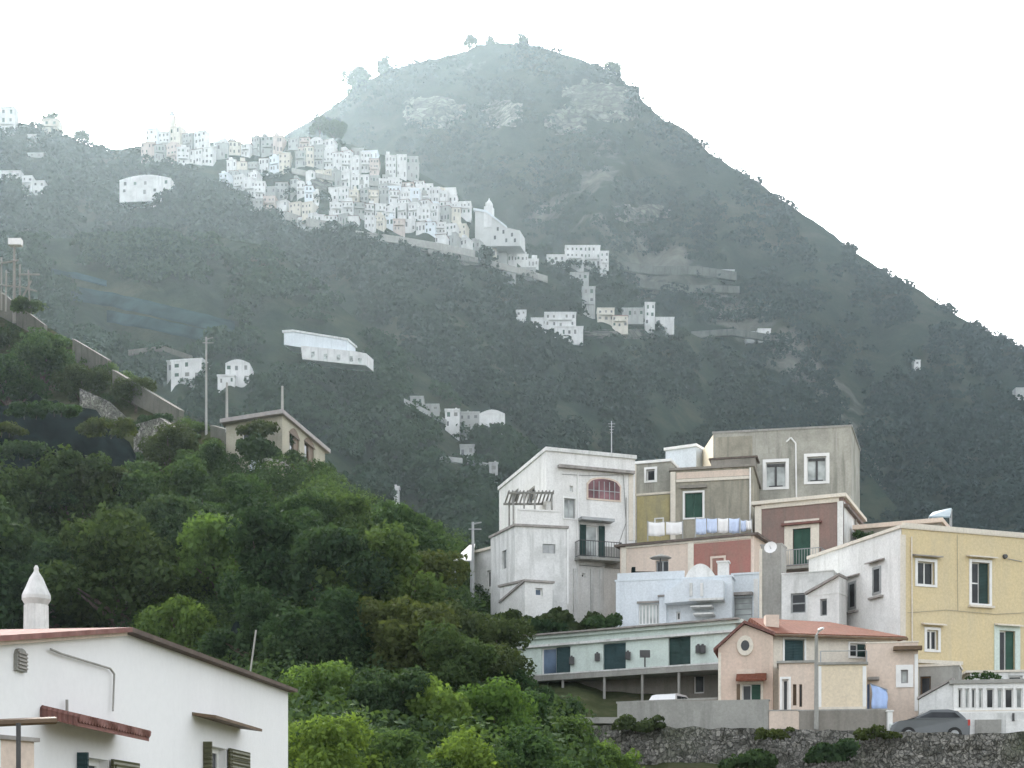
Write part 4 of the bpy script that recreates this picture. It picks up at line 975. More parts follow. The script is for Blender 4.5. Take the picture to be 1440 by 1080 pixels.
# --- cars
def car(label, x, y, z, rz, mat, L=3.5, W=1.6, H=1.45):
    r = empty('parked_car', (x, y, z), label, 'car'); cs, sn = math.cos(rz), math.sin(rz)
    def T(p): return (x + p[0] * cs - p[1] * sn, y + p[0] * sn + p[1] * cs, z + p[2])
    def sec(prof, w0, w1):      # side profile (x, z) lofted across the width
        return [T((a, -w, b)) for (a, b), w in zip(prof, w1)], [T((a, w, b)) for (a, b), w in zip(prof, w1)]
    h = W / 2
    pr = [(-L / 2, .3), (-L / 2 - .02, .62), (-L / 2 + .06, .9), (-L / 2 + .25, .95), (L / 2 - 1.0, .95), (L / 2 - .3, .84), (L / 2, .66), (L / 2 + .02, .34), (L / 2 - .1, .22), (-L / 2 + .1, .22)]
    a, b = sec(pr, 0, [h, h, h * .97, h * .96, h * .97, h * .95, h * .9, h * .93, h, h]); mb = MB(); mb.loft(a, b); body = mb.build('body', M[mat], r, smooth=False)
    ca = [(-L / 2 + .12, .94), (-L / 2 + .42, H - .08), (-L / 2 + .8, H), (L / 2 - 1.65, H - .02), (L / 2 - .95, .94)]
    a, b = sec(ca, 0, [h * .94, h * .76, h * .74, h * .74, h * .92]); mb = MB(); mb.loft(a, b); mb.build('cabin', M[mat], body)
    gl = [(-L / 2 + .36, 1.0), (-L / 2 + .56, H - .13), (L / 2 - 1.68, H - .12), (L / 2 - 1.16, 1.0)]
    for sgn in (-1, 1):
        mb = MB(); wv = [h * .93, h * .79, h * .79, h * .92]
        A = [T((p, sgn * (w + .005), q)) for (p, q), w in zip(gl, wv)]; B = [T((p, sgn * (w - .05), q)) for (p, q), w in zip(gl, wv)]; mb.loft(A, B); mb.build('side_window', M['glass'], r)
    mb = MB(); f0, f1 = (L / 2 - .99, .99), (L / 2 - 1.58, H - .08); e = .03
    A = [T((f0[0] + e, -h * .82, f0[1])), T((f0[0] + e, h * .82, f0[1])), T((f1[0] + e, h * .66, f1[1])), T((f1[0] + e, -h * .66, f1[1]))]; B = [(p[0] - .05 * cs, p[1] - .05 * sn, p[2] - .03) for p in A]; mb.loft(A, B); mb.build('windscreen', M['glass'], r)
    for px in (-L / 2 + .62, L / 2 - .68):
        for sgn in (-1, 1):
            mb = MB(); mb.tube(T((px, sgn * (h - .16), .3)), T((px, sgn * (h + .03), .3)), .3, n=18); w = mb.build('wheel', M['rubber'], r)
            mb = MB(); mb.tube(T((px, sgn * (h + .01), .3)), T((px, sgn * (h + .045), .3)), .19, .17, n=14); mb.build('rim', M['metal'], w)
    for sgn in (-1, 1):
        mb = MB(); c = (L / 2 - .06, sgn * h * .66, .66); mb.hexa([T((c[0] + i * .1, c[1] + j * .16, c[2] + k * .08)) for k in (-1, 1) for i, j in ((-1, -1), (1, -1), (1, 1), (-1, 1))]); mb.build('headlight', M['paleglass'], r)
        mb = MB(); c = (-L / 2 + .02, sgn * h * .86, .78); mb.hexa([T((c[0] + i * .05, c[1] + j * .1, c[2] + k * .13)) for k in (-1, 1) for i, j in ((-1, -1), (1, -1), (1, 1), (-1, 1))]); mb.build('taillight', M['redlamp'], r)
    return r
c = P(1303, 0, 64.3); car('small grey car parked behind the top of the rough stone wall', c.x, 64.5, 4.55, R(182), 'carpaint', 3.2, 1.5, 1.34)
c = P(952, 0, 74.5); car('white car parked in the shade below the long mint building', c.x, 75.6, 6.1 + .1, R(60), 'carwhite', 3.4, 1.6, 1.42)
mb = MB(); mb.box(c.x - 6, c.x + 5, 71, 79, 5.9, 6.18); tag(mb.build('parking_ground', M['concrete']), kind='structure')
# --- greenery in the town
bush(745, 868, 26, 84.5, 'leafolive', 'olive green bush at the foot of the white shed', wide=1.9)
bush(805, 870, 22, 84.5, 'leafolive', 'scrubby bush between the white shed and the stepped house', wide=1.7)
bush(846, 872, 14, 84, 'leafmid', 'small green bush touching the corner of the bluish white house')
bush(778, 884, 18, 84, 'leafdark', 'dark bush just above the roof of the long mint building', wide=2)
bush(1385, 950, 9, 70.5, 'leafmid', 'thin strip of creeper along the terrace under the yellow house', wide=3, n=120)
bush(1088, 1030, 12, 63.2, 'leafolive', 'ivy patch on the stone wall below the pinkish parapet', 'ivy', 2, n=200, cat='ivy')
bush(1168, 1052, 22, 62.4, 'leafdark', 'dark ivy clump low on the stone wall near the lamp post', 'ivy', 1.2, 1.0, cat='ivy')
bush(1235, 1030, 13, 63.2, 'leafolive', 'ivy on the stone wall top beside the white gate post', 'ivy', 2, n=160, cat='ivy')
bush(1050, 1070, 22, 62.6, 'leafdark', 'ivy at the bottom edge of the stone wall', 'ivy', 1.4, 1, cat='ivy')
bush(900, 1016, 16, 65.2, 'leafolive', 'scrub hanging over the left end of the stone wall', 'bush', 2, .8)
bush(1215, 752, 10, 90, 'leafdark', 'dark shrub in the corner behind the red brown house', 'bush', 1, .9, n=100)

# cables and small pipes fixed to the walls
def cable(root, pl, pts, r=.014, mat='dkmetal', name='cable'):
    mb = MB(); q = [pl.pt(*pl.uz(*p), .06) for p in pts]
    for a, b in zip(q, q[1:]): mb.tube(a, b, r, n=4)
    mb.build(name, M[mat], root)

K = 1.1
cable(WH[0], WH[1], [(790, 667), (822, 669), (876, 668), (880, 735), (868, 770)]); cable(WH[0], WH[1], [(814, 795), (842, 797), (866, 793)])
cable(WH[0], WH[1], [(880, 700), (880, 780)], .03, 'concrete', 'drainpipe')
K = 1.0
cable(YH[0], YH[1], [(1275, 862), (1330, 858), (1398, 864), (1440, 862)], .012, 'taupe'); cable(YH[0], YH[1], [(1345, 752), (1346, 860)], .012, 'taupe')
cable(YH[0], YH[1], [(1281, 755), (1282, 945)], .04, 'trim', 'drainpipe')
# ---------------------------------------------------------------- near white house, lower left
PN = Pl((0, 18.96), (405, 33)); uA, uE = PN.u(-60), PN.u(405)
root = empty('house', PN.pt((uA + uE) / 2, -2, -4), 'near white house with red brown roof edges, lower left', 'house')
ops = [(288, 1050, 318, 1140), (112, 1066, 152, 1140)]; holes = [PN.rect(b) for b in ops]
holes = [(a, b, PN.z((x[0] + x[2]) / 2, 1150) if False else z0, z1) for (a, b, z0, z1), x in zip(holes, ops)]
top = [PN.uz(-60, 905), PN.uz(170, 889), PN.uz(405, 973)]
mb = MB(); wall_face(mb, PN, uA, uE, -2, 2.05, holes, .22)
up = [(uA, 2.05), (uE, 2.05), top[2], top[1], top[0]]
mb.face([PN.pt(u, z) for u, z in up])
full = [(uA, -2), (uE, -2), top[2], top[1], top[0]]
bk = [PN.pt(u, z, -8) for u, z in full]; fr = [PN.pt(u, z) for u, z in full]
mb.face(bk)
for i in range(5):
    if i == 0: continue
    mb.face([fr[i], fr[(i + 1) % 5], bk[(i + 1) % 5], bk[i]])
mb.build('wall', M['nearwhite'], root)
mb = MB(); mb.prism(PN, [top[0], top[1], (top[1][0], top[1][1] + .07), (top[0][0], top[0][1] + .07)], -8.1, .18); mb.build('roof', M['tiles2'], root)
mb = MB(); e = (top[2][0] + .12, top[2][1]); mb.prism(PN, [(top[1][0] + .001, top[1][1]), e, (e[0], e[1] + .07), (top[1][0] + .001, top[1][1] + .07)], -8.1, .18); mb.build('roof', plain('dark_brown_tiles', (.10, .075, .06), .9, .3), root)
mb = MB(); mb.prism(PN, [(top[0][0], top[0][1] - .05), (top[1][0], top[1][1] - .05), top[1], top[0]], -.02, .1); mb.build('fascia', M['palepink'], root)
for (b, (u0, u1, z0, z1), kind) in zip(ops, holes, (0, 1)):
    w = win(root, PN, b, nx=2, ny=1, fb=.09, depth=.2)
    mb = MB(); wd = (u1 - u0) * 1.05; mb.pbox(PN, u1 + .03, u1 + wd, z0, z1 + .02, .03, .075)
    for q in np.arange(z0 + .08, z1 - .05, .09): mb.pbox(PN, u1 + .1, u1 + wd - .07, q, q + .06, .075, .092)
    mb.build('shutter', M['oliveshut'], w)
    mb = MB(); mb.pbox(PN, u0 - .10, u0 - .05, z0, z1 + .04, .0, .15)
    for q in np.arange(z0 + .08, z1 - .05, .09): mb.pbox(PN, u0 - .118, u0 - .10, q, q + .06, .03, .13)
    mb.build('shutter', M['teal' if kind else 'oliveshut'], w)
def canopy(name, b, out, mat, drop, th, u=None):
    u0, u1, z0, z1 = PN.rect(b); zt = PN.z((b[0] + b[2]) / 2, (b[1] + b[3]) / 2)
    mb = MB(); mb.hexa([PN.pt(u0, zt, -.02), PN.pt(u1, zt, -.02), PN.pt(u1, zt - drop, out), PN.pt(u0, zt - drop, out), PN.pt(u0, zt + th, -.02), PN.pt(u1, zt + th, -.02), PN.pt(u1, zt - drop + th, out), PN.pt(u0, zt - drop + th, out)])
    return mb.build(name, M[mat], root), (u0, u1, zt)
canopy('window_canopy', (270, 1008, 338, 1022), .42, 'wood', .06, .05)
cn, (u0, u1, zt) = canopy('tiled_canopy', (56, 1008, 163, 1030), .5, 'tiles2', .13, .1)
mb = MB()
for k in range(26):
    a = u0 + (u1 - u0) * (k + .5) / 26; mb.tube(PN.pt(a, zt + .1, 0), PN.pt(a, zt - .03, .53), .055, n=6)
mb.build('roof_tiles', M['tiles2'], cn)
u0, u1, z0, z1 = PN.rect((19, 912, 33, 944)); mb = MB(); mb.prism(PN, arch(PN, (19, 912, 33, 944), .09, 0), -.02, .05); w = mb.build('vent', M['concrete'], root)
mb = MB()
for k in range(5): q = z0 + .03 + (z1 - z0) * .16 * k; mb.pbox(PN, u0 + .02, u1 - .02, q, q + .022, .05, .07)
mb.build('vent_slats', M['slab'], w)
mb = MB(); q = [PN.pt(*PN.uz(x, y), .05) for x, y in ((66, 913), (80, 919), (150, 940), (156, 948), (154, 1000))]
for a, b in zip(q, q[1:]): mb.tube(a, b, .016, n=6)
mb.tube(PN.pt(*PN.uz(88, 984), .06), PN.pt(*PN.uz(88, 1001), .06), .022, n=6)
mb.build('cable', M['concrete'], root)
# conical chimney of its own roof
cY = 24.6; k = cY / F; c = P(51, 893, cY)
r = empty('chimney', (c.x, c.y, c.z - .5), 'white conical chimney pot on the near white roof', 'chimney')
mb = MB(); mb.lathe((c.x, c.y, c.z - .5), [(17 * k, 0), (16.4 * k, .5), (15.6 * k, .5 + 43 * k)], 10)
for i in range(10): a = 2 * math.pi * (i + .5) / 10; mb.tube((c.x + 15.6 * k * math.cos(a), c.y + 15.6 * k * math.sin(a), c.z), (c.x + 15 * k * math.cos(a), c.y + 15 * k * math.sin(a), c.z + 42 * k), .02, n=5)
mb.build('shaft', M['white'], r)
mb = MB(); mb.lathe((c.x, c.y, c.z + 42 * k), [(15.6 * k, 0), (20.5 * k, 8 * k), (20.5 * k, 13 * k), (15 * k, 25 * k), (9.5 * k, 38 * k), (4.2 * k, 46 * k)], 10); mb.build('cowl', M['white2'], r)
mb = MB(); mb.lathe((c.x, c.y, c.z + 88 * k), [(4.2 * k, 0), (3.2 * k, 3 * k), (3.6 * k, 6 * k), (1.6 * k, 10 * k)], 10); mb.build('finial', M['white'], r)
# porch frame in the corner
r = empty('porch_frame', (P(26, 1080, 17.6).x, 17.6, -2), 'dark timber porch beam and post in the bottom left corner', 'porch')
mb = MB(); a, b = P(-60, 1019, 17.6), P(78, 1013, 18.6); mb.tube(a, b, .045, n=6); mb.build('beam', M['wood'], r)
mb = MB(); a = P(26, 1017, 17.8); mb.tube((a.x, a.y, -2), a, .03, n=6); mb.build('post', M['dkmetal'], r)
pp = Pl((-80, 18.2), (60, 19.6)); mb = MB(); mb.pbox(pp, 0, pp.u(48), -2, pp.z(20, 1041), -.3, 0); r = empty('porch_wall', pp.pt(1, -2), 'beige porch wall behind the timber post, bottom left corner', 'wall'); mb.build('wall', M['palepink'], r)
mb = MB(); mb.pbox(pp, -.05, pp.u(48) + .05, pp.z(20, 1041), pp.z(20, 1041) + .05, -.35, .05); mb.build('coping', M['slab'], r)

# ---------------------------------------------------------------- cream villa, parapets, netting on the wooded slope
h = house('villa', 'cream villa with two arched windows above the wood, left of the town', [(318, 118.5), (397, 116), (457, 126.5)], (584, 584, 1), 24, 'villa', {
    0: [dict(b=(340, 604, 352, 624), nx=1)],
    1: [dict(b=(407, 613, 421, 655), nx=2, frame='wood', shut=('half', 'wood')), dict(b=(428, 625, 442, 662), nx=2, frame='wood', shut=('half', 'wood'))]}, th=.3, ov=.45, slab='paleslab', cat='villa')
v1 = h['pl'][1]; v0 = h['pl'][0]
for b in ((406, 603, 422, 614), (427, 616, 443, 626)):
    u0, u1, z0, z1 = v1.rect(b); mb = MB(); mb.prism(v1, [(u0, z0), (u1, z0)] + [(u1 + (u0 - u1) * i / 10, z0 + (z1 - z0) * math.sin(math.pi * i / 10)) for i in range(11)], -.02, .03); mb.build('arch_head', M['wood'], h['root'])
mb = MB(); mb.pbox(v0, .3, v0.L * .72, h['zt'] - 3.0, h['zt'] - .8, -.02, .06); mb.build('shaded_recess', M['dkgreen'], h['root']) if False else None
tw = Pl((376, 112.5), (434, 115)); r = empty('terrace_wall', tw.pt(1, 22), 'beige terrace wall sloping down in front of the cream villa', 'wall')
mb = MB(); mb.prism(tw, [tw.uz(376, 720), tw.uz(376, 648), tw.uz(395, 652), tw.uz(434, 680), tw.uz(434, 720)], -.4, 0); mb.build('wall', M['villa'], r)
mb = MB(); mb.prism(tw, [tw.uz(374, 648), tw.uz(395, 652), tw.uz(436, 681), tw.uz(436, 677), tw.uz(395, 648), tw.uz(374, 644)], -.5, .1); mb.build('coping', M['slab'], r)
bush(358, 600, 15, 114.8, 'leafolive', 'olive creeper hanging over the left front of the cream villa', 'creeper', 1.5, .8, n=200, cat='creeper')
bush(365, 628, 20, 113.8, 'leafdark', 'dark shrub filling the shaded front of the cream villa', 'bush', 1.3, 1, n=220)
bush(440, 672, 11, 112.5, 'leafolive', 'brownish shrub under the arched windows of the cream villa', 'bush', 1.8, .6, n=120)
def slope_wall(name, label, poly, mat, off=1.0, th=.5, cat='wall', coping=True, Y=None):
    xs = [p[0] for p in poly]; a, b = min(xs), max(xs); ym = sum(p[1] for p in poly) / len(poly)
    Ya = Y or DC(a, max(ym, cC(a) + 6)) - off; Yb = (Y or DC(b, max(ym, cC(b) + 6)) - off)
    pl = Pl((a, Ya), (b, Yb)); r = empty(name, pl.pt(pl.L / 2, pl.z((a + b) / 2, max(p[1] for p in poly))), label, cat)
    mb = MB(); mb.prism(pl, [pl.uz(*p) for p in poly], -th, 0); mb.build('wall', M[mat], r)
    n = len(poly) // 2; t = [pl.uz(*p) for p in poly[:n]]
    mb = MB(); mb.prism(pl, t + [(u, z + .14) for u, z in t[::-1]], -th - .05, .05); mb.build('coping', M[mat], r)
    return pl
slope_wall('road_parapet', 'tilted grey parapet panel high on the left slope', [(102, 478), (151, 507), (151, 548), (102, 520)], 'bankwall')
slope_wall('road_parapet', 'earthy brown bank wall at the left edge under the lamp mast', [(-60, 372), (0, 412), (62, 458), (62, 478), (0, 445), (-60, 420)], 'bankwall', 1.5)
slope_wall('road_parapet', 'long dark grey parapet running down from the tilted panel', [(158, 522), (205, 550), (252, 578), (252, 598), (205, 577), (158, 552)], 'bankwall')
slope_wall('road_parapet', 'pale grey parapet next to the left side of the cream villa', [(296, 600), (318, 606), (350, 638), (350, 662), (318, 640), (296, 632)], 'bankwall', 2)
slope_wall('terrace_wall', 'bare taupe bank wall under the black netting at the left edge', [(-50, 655), (35, 672), (92, 712), (92, 730), (35, 712), (-50, 700)], 'bankwall')
slope_wall('stone_terrace', 'rubble stone terrace wall right of the black netting', [(188, 600), (225, 590), (262, 615), (262, 665), (225, 665), (188, 690)], 'rubble')
slope_wall('stone_terrace', 'ragged stone wall at the top right rim of the black netting', [(112, 548), (150, 565), (188, 600), (188, 625), (150, 590), (112, 572)], 'rubble', 1.2)
slope_wall('gate_wall', 'small white gate pier left of the cream villa', [(351, 642), (360, 646), (360, 664), (351, 662)], 'bluewhite', 3)
pole('utility_pole', 'grey pole above the left end of the villa roof', 319, 538, 600, 121, .10, mat='concrete')
pole('utility_pole', 'grey pole above the corner of the villa roof', 397, 543, 584, 117.5, .10, mat='concrete')
pole('utility_pole', 'tall thin pole beside the white house left of the long building', 290, 474, 610, 131, .09, arm=.6, mat='concrete')
r = pole('lamp_mast', 'mast with a pale floodlight at the left edge', 20, 344, 446, 158, .15, 'lamp mast', mat='taupe')
mb = MB(); a = P(22, 341, 158); mb.box(a.x - .65, a.x + .65, 157.6, 158.3, a.z - .35, a.z + .3); mb.build('floodlight', M['cloth'], r)
r = empty('metal_frame', P(38, 440, 157), 'tangled metal scaffold frame beside the floodlight mast', 'scaffold')
mb = MB()
for a, b in (((28, 440), (28, 372)), ((42, 440), (40, 380)), ((26, 386), (56, 386)), ((26, 402), (52, 410)), ((28, 425), (44, 395)), ((2, 436), (2, 362)), ((-8, 372), (26, 366)), ((8, 438), (9, 380)), ((-6, 400), (28, 404))): mb.tube(P(*a, 157), P(*b, 157.6), .09, n=5)
mb.build('bars', M['taupe'], r)
bush(38, 428, 13, 156, 'leafdark', 'dark scrub at the foot of the metal scaffold frame', 'bush', 1.6, .8, n=160)
def net(label, top, bot, Y0, Y1, posts):
    xs = np.linspace(top[0][0], top[-1][0], 30); tx, ty = zip(*top); bx, by = zip(*bot); g = []; S = 14
    for i, x in enumerate(xs):
        a, b = np.interp(x, tx, ty), np.interp(x, bx, by)
        for j in range(S + 1):
            t = j / S; Y = Y1 + (Y0 - Y1) * t ** .8 + .35 * noise.noise(Vector((x * .05, t * 3, 1)))
            q = P(x, a + (b - a) * t, Y); q.z += .9 * noise.noise(Vector((x * .05, t * 5, 7))) + .14 * abs(math.sin(x * .1)) - .35 * math.sin(t * 9) * .4; g.append(tuple(q))
    r = empty('net_canopy', P((tx[0] + tx[-1]) / 2, by[0], (Y0 + Y1) / 2), label, 'netting'); mb = MB(); mb.v = g; w = S + 1
    mb.f = [(i * w + j, (i + 1) * w + j, (i + 1) * w + j + 1, i * w + j + 1) for i in range(29) for j in range(S)]; mb.m = [0] * len(mb.f)
    o = mb.build('netting', M['net'], r, smooth=True); s = o.modifiers.new('thickness', 'SOLIDIFY'); s.thickness = .02
    for x in posts:
        mb = MB(); a = P(x, np.interp(x, tx, ty) + 4, Y1 - .2); mb.tube(a, a - Vector((0, 0, 3)), .05, n=5); mb.build('post', M['wood'], r)
net('black netting draped over a terrace at the left edge', [(-80, 585), (0, 568), (60, 562), (112, 572), (150, 590), (182, 625), (191, 650)], [(-80, 680), (0, 668), (50, 690), (95, 706), (150, 700), (185, 690), (191, 680)], 110, 121, (10, 70, 130))
net('dark blue grey netting between the trees behind the near white roof', [(322, 900), (340, 880), (375, 872), (405, 890), (418, 925)], [(322, 985), (340, 985), (375, 985), (405, 985), (418, 985)], 74, 79, (345, 395))
r = empty('net_pole', P(352, 950, 50), 'thin leaning pale pole behind the near white roof', 'pole'); mb = MB(); mb.tube(P(350, 960, 50), P(360, 886, 50), .03, n=6); mb.build('post', M['concrete'], r)

for px, py, rr, Y, mt, lab in ((150, 600, 18, 0, 'leafolive', 'olive scrub hanging over the right rim of the black netting'), (40, 575, 16, 0, 'leafdark', 'scrub on the left top rim of the black netting'),
        (85, 572, 15, 0, 'leafmid', 'green scrub in the middle of the top rim of the black netting'), (20, 690, 18, 0, 'leafdark', 'scrub under the netting at the left edge'),
        (78, 700, 16, 0, 'leafmid', 'green scrub under the middle of the black netting'), (205, 600, 14, 0, 'leafdark', 'dark scrub on the rubble terrace wall'),
        (125, 530, 14, 0, 'leafolive', 'brownish scrub at the foot of the tilted parapet panel'), (225, 592, 14, 0, 'leafdark', 'dark scrub below the long dark parapet'),
        (70, 478, 14, 0, 'leafmid', 'scrub below the earthy bank wall'), (290, 625, 15, 0, 'leafolive', 'olive scrub between the long parapet and the villa'),
        (10, 470, 18, 0, 'leafolive', 'olive scrub at the left edge under the earthy bank wall'), (180, 640, 12, 0, 'leafmid', 'small bush at the lower right corner of the black netting'),
        (30, 628, 20, 0, 'leafdark', 'dark bush in front of the left half of the black netting'), (108, 648, 22, 0, 'leafdark', 'dark bush in front of the middle of the black netting'), (5, 600, 16, 0, 'leafolive', 'olive bush high at the left end of the black netting'), (150, 668, 18, 0, 'leafolive', 'olive bush low in front of the right end of the netting'), (60, 668, 18, 0, 'leafolive', 'olive bush low in front of the left half of the netting')):
    bush(px, py, rr, min(DC(px, max(py + rr, cC(px) + 4)) - 2.5, 108 if 560 < py < 720 and px < 160 else 1e9), mt, lab, 'bush', 1.7, .8, .17, 260)
# ---------------------------------------------------------------- the hill village: every house by itself, stepped along the ridge
WIN_ME = []
M['vglass1'] = plain('far_dark_window', (.11, .115, .12), .5, .3); M['vglass2'] = plain('far_grey_window', (.20, .20, .19), .6, .25); M['vglass3'] = plain('far_green_shutter', (.07, .11, .09), .7, .25)
def vwin(root, x, z, w, h, y):
    """small window or door, standing a little proud of the wall"""
    if not WIN_ME:
        for k in ('vglass1', 'vglass1', 'vglass2', 'vglass2', 'vglass3'):
            mb = MB(); mb.box(-.5, .5, -.05, .05, -.5, .5); o = mb.build('window', M[k]); WIN_ME.append(o.data); bpy.data.objects.remove(o)
    o = bpy.data.objects.new('window', random.choice(WIN_ME)); COL.objects.link(o); o.parent = root; o.location = (x, y, z); o.scale = (w, 1, h); return o
VM = [('white', 'white'), ('white2', 'off white'), ('bluewhite', 'bluish white'), ('trim', 'pale cream'), ('palepink', 'pale pink'), ('concrete', 'light grey'), ('greenwhite', 'greenish white')]
for nme, cc in (('vwhite', (.70, .705, .70)), ('vcream', (.66, .62, .54)), ('vpink', (.58, .50, .46)), ('vgrey', (.40, .41, .40))): M[nme] = stucco(nme + '_far', cc, mul(cc, .6), .6, .5)
VCOL = [('vwhite', 'white', 6), ('bluewhite', 'bluish white', 2), ('vcream', 'cream', 2), ('vpink', 'pale pink', 1), ('vgrey', 'grey', 3)]
def clear(D, x0, x1, y0, y1):
    return min(D(x0 + (x1 - x0) * i / 4, y0 + (y1 - y0) * j / 3) for i in range(5) for j in range(4))
def vhouse(px, py, wpx, hpx, D, label, yaw=0, mat='vwhite', roof='flat', rows=2, cols=3, dep=7, group=None, name='village_house', cat='house', side=True):
    Y = clear(D, px - wpx / 2, px + wpx / 2, py - hpx * .45, py) - (7 if wpx < 15 and 'village' not in (group or '') else .6); b = P(px, py, Y); W = wpx * Y / F; H = hpx * Y / F
    village_boxes.append((px - wpx / 2 - 1, py - hpx - 1, px + wpx / 2 + 1, py + 6))
    root = empty(name, b, label, cat, group); root.rotation_euler = (0, 0, yaw)
    def bl(mb, nm, m): return mb.build(nm, m, None)
    def child(mb, nm, m):
        o = mb.build(nm, m); o.parent = root; return o
    mb = MB(); mb.box(-W / 2, W / 2, 0, dep, -3.5, H); child(mb, 'wall', M[mat])
    mb = MB()
    if roof == 'flat':
        mb.box(-W / 2 - .2, W / 2 + .2, -.2, .25, H, H + .45); mb.box(-W / 2 - .2, -W / 2 + .15, .25, dep, H, H + .45); mb.box(W / 2 - .15, W / 2 + .2, .25, dep, H, H + .45); mb.box(-W / 2 + .15, W / 2 - .15, .25, dep, H, H + .08)
        child(mb, 'roof', M[mat])
    elif roof == 'vault':
        n = 8; pts = [(-W / 2, H)] + [(-W / 2 + W * i / n, H + W * (.16 if W < 14 else .08) * math.sin(math.pi * i / n) + .05) for i in range(n + 1)] + [(W / 2, H)]
        mb.loft([(x, -.1, z) for x, z in pts], [(x, dep, z) for x, z in pts]); child(mb, 'roof', M[mat])
    elif roof == 'tile':
        r = dep * .22; q = [(-W / 2 - .3, -.4, H - .05), (W / 2 + .3, -.4, H - .05), (W / 2 + .3, dep + .4, H - .05), (-W / 2 - .3, dep + .4, H - .05)]; a, c = (-W / 2 + .8, dep / 2, H + r), (W / 2 - .8, dep / 2, H + r)
        mb.face([q[0], q[1], c, a]); mb.face([q[2], q[3], a, c]); mb.face([q[1], q[2], c]); mb.face([q[3], q[0], a]); mb.face(q); child(mb, 'roof', M['tiles2'])
    sh = H / rows
    for i in range(rows):
        for j in range(cols):
            if random.random() < .14: continue
            x = -W / 2 + W * (j + .5) / cols + random.uniform(-.3, .3); door = i == 0 and random.random() < .35
            hh = min(sh * (.62 if door else .46), 2.1); z = sh * i + (hh / 2 + .15 if door else sh * .52)
            vwin(root, x, z + random.uniform(-.15, .15), min(W / cols * random.uniform(.28, .5), 1.3), hh * random.uniform(.75, 1.1), 0)
    if rows > 1 and random.random() < .35:
        mb = MB(); mb.box(-W * .36, W * .36, -1.0, 0, sh - .15, sh); mb.box(-W * .36, W * .36, -1.0, -.92, sh, sh + .8); child(mb, 'balcony', M[mat])
    if group and 'village' in group and random.random() < .4:
        a0 = random.uniform(-.5, 0) * W; a1 = a0 + W * random.uniform(.35, .5); mb = MB(); mb.box(a0 + .1, a1, 1.6, dep - .3, H + .1, H + random.uniform(2.0, 3.0)); child(mb, 'roof_room', M[mat])
    if random.random() < .3:
        x = random.uniform(-.3, .3) * W; mb = MB(); mb.box(x - .3, x + .3, 2, 2.6, H, H + 1.3); child(mb, 'chimney', M[mat])
    return root
ORD = ['leftmost', 'second', 'third', 'fourth', 'fifth', 'sixth', 'seventh', 'eighth', 'ninth', 'tenth', 'eleventh', 'twelfth', 'thirteenth', 'fourteenth']
# rows of the village: (where, base start, base end, number, height range, slope of base)
ROWS = [
 ('of the half hidden row behind the top terrace', (420, 214), (530, 226), 6, (9, 13)),
 ('of the back row above the skyline row', (300, 214), (330, 208), 2, (14, 20)),
 ('of the filling row between the crest and the rock cut', (308, 258), (362, 262), 4, (15, 20)),
 ('of the gap row under the top terrace', (536, 264), (596, 272), 4, (13, 18)),
 ('of the small houses along the rock cut', (430, 250), (466, 256), 3, (12, 16)),
 ('of the third row from the village bottom', (560, 297), (662, 300), 7, (14, 18)),
 ('of the short row at the village bottom left', (440, 316), (505, 318), 4, (11, 15)),
 ('of the row on the lower left terraces', (392, 308), (445, 316), 4, (9, 13)),
 ('of the row filling the middle of the village', (530, 276), (640, 280), 7, (13, 17)),
 ('of the hazy crest row under the bell tower', (205, 203), (288, 205), 5, (20, 32)),
 ('of the hazy row just below the crest houses', (200, 226), (300, 231), 6, (20, 26)),
 ('of the skyline row right of the crest houses', (306, 222), (398, 212), 6, (17, 26)),
 ('of the row below the skyline row', (318, 247), (408, 240), 6, (17, 23)),
 ('of the top row under the skyline trees', (404, 206), (468, 214), 4, (13, 20)),
 ('of the long tall terrace along the village top', (415, 232), (533, 244), 9, (20, 27)),
 ('of the tall group ending the top terrace', (543, 243), (588, 252), 3, (25, 34)),
 ('of the row left of the rock cut, mid village', (328, 271), (404, 283), 5, (18, 26)),
 ('of the slanting row beside the rock cut', (408, 268), (450, 292), 4, (15, 21)),
 ('of the row under the long top terrace', (466, 262), (560, 270), 7, (16, 21)),
 ('of the crowded middle row of the village', (462, 282), (590, 287), 9, (16, 20)),
 ('of the group at the right end above the church', (592, 284), (642, 296), 4, (20, 26)),
 ('of the second row from the bottom, village centre', (466, 302), (648, 310), 12, (16, 21)),
 ('of the lowest long row of the village', (512, 318), (655, 332), 10, (13, 17)),
 ('of the cluster below the left village rows', (352, 293), (440, 304), 5, (13, 18)),
 ('of the short row under the church', (612, 342), (690, 352), 5, (11, 15)),
 ('of the tail of small houses right of the church', (684, 360), (756, 374), 5, (8, 13)),
]
ALLD = lambda x, y: DA(x, y)
for where, a, b, n, hr in ROWS:
    for k in range(n):
        t = (k + .5) / n; x = a[0] + (b[0] - a[0]) * t + random.uniform(-1, 1); y = a[1] + (b[1] - a[1]) * t + random.uniform(-2.5, 2.5)
        wpx = abs(b[0] - a[0]) / n * random.uniform(.86, 1.16); hp = random.uniform(*hr)
        m, cn, _ = random.choices(VCOL, [q[2] for q in VCOL])[0]; rf = random.choices(['flat', 'vault', 'tile'], [7, 1.5, 2])[0]
        rows = max(1, round(hp / 9)); cols = max(2, round(wpx / 5.2))
        pos = ORD[k] if k < n - 1 else 'rightmost'
        vhouse(x, max(y, cA(x) + 12), wpx, hp, DA, f'{cn} {"vaulted " if rf == "vault" else "tile roofed " if rf == "tile" else ""}house, {pos} {where}', random.uniform(-.3, .25) - .12, m, rf, rows, cols, random.uniform(5, 8), 'houses of the hill village')
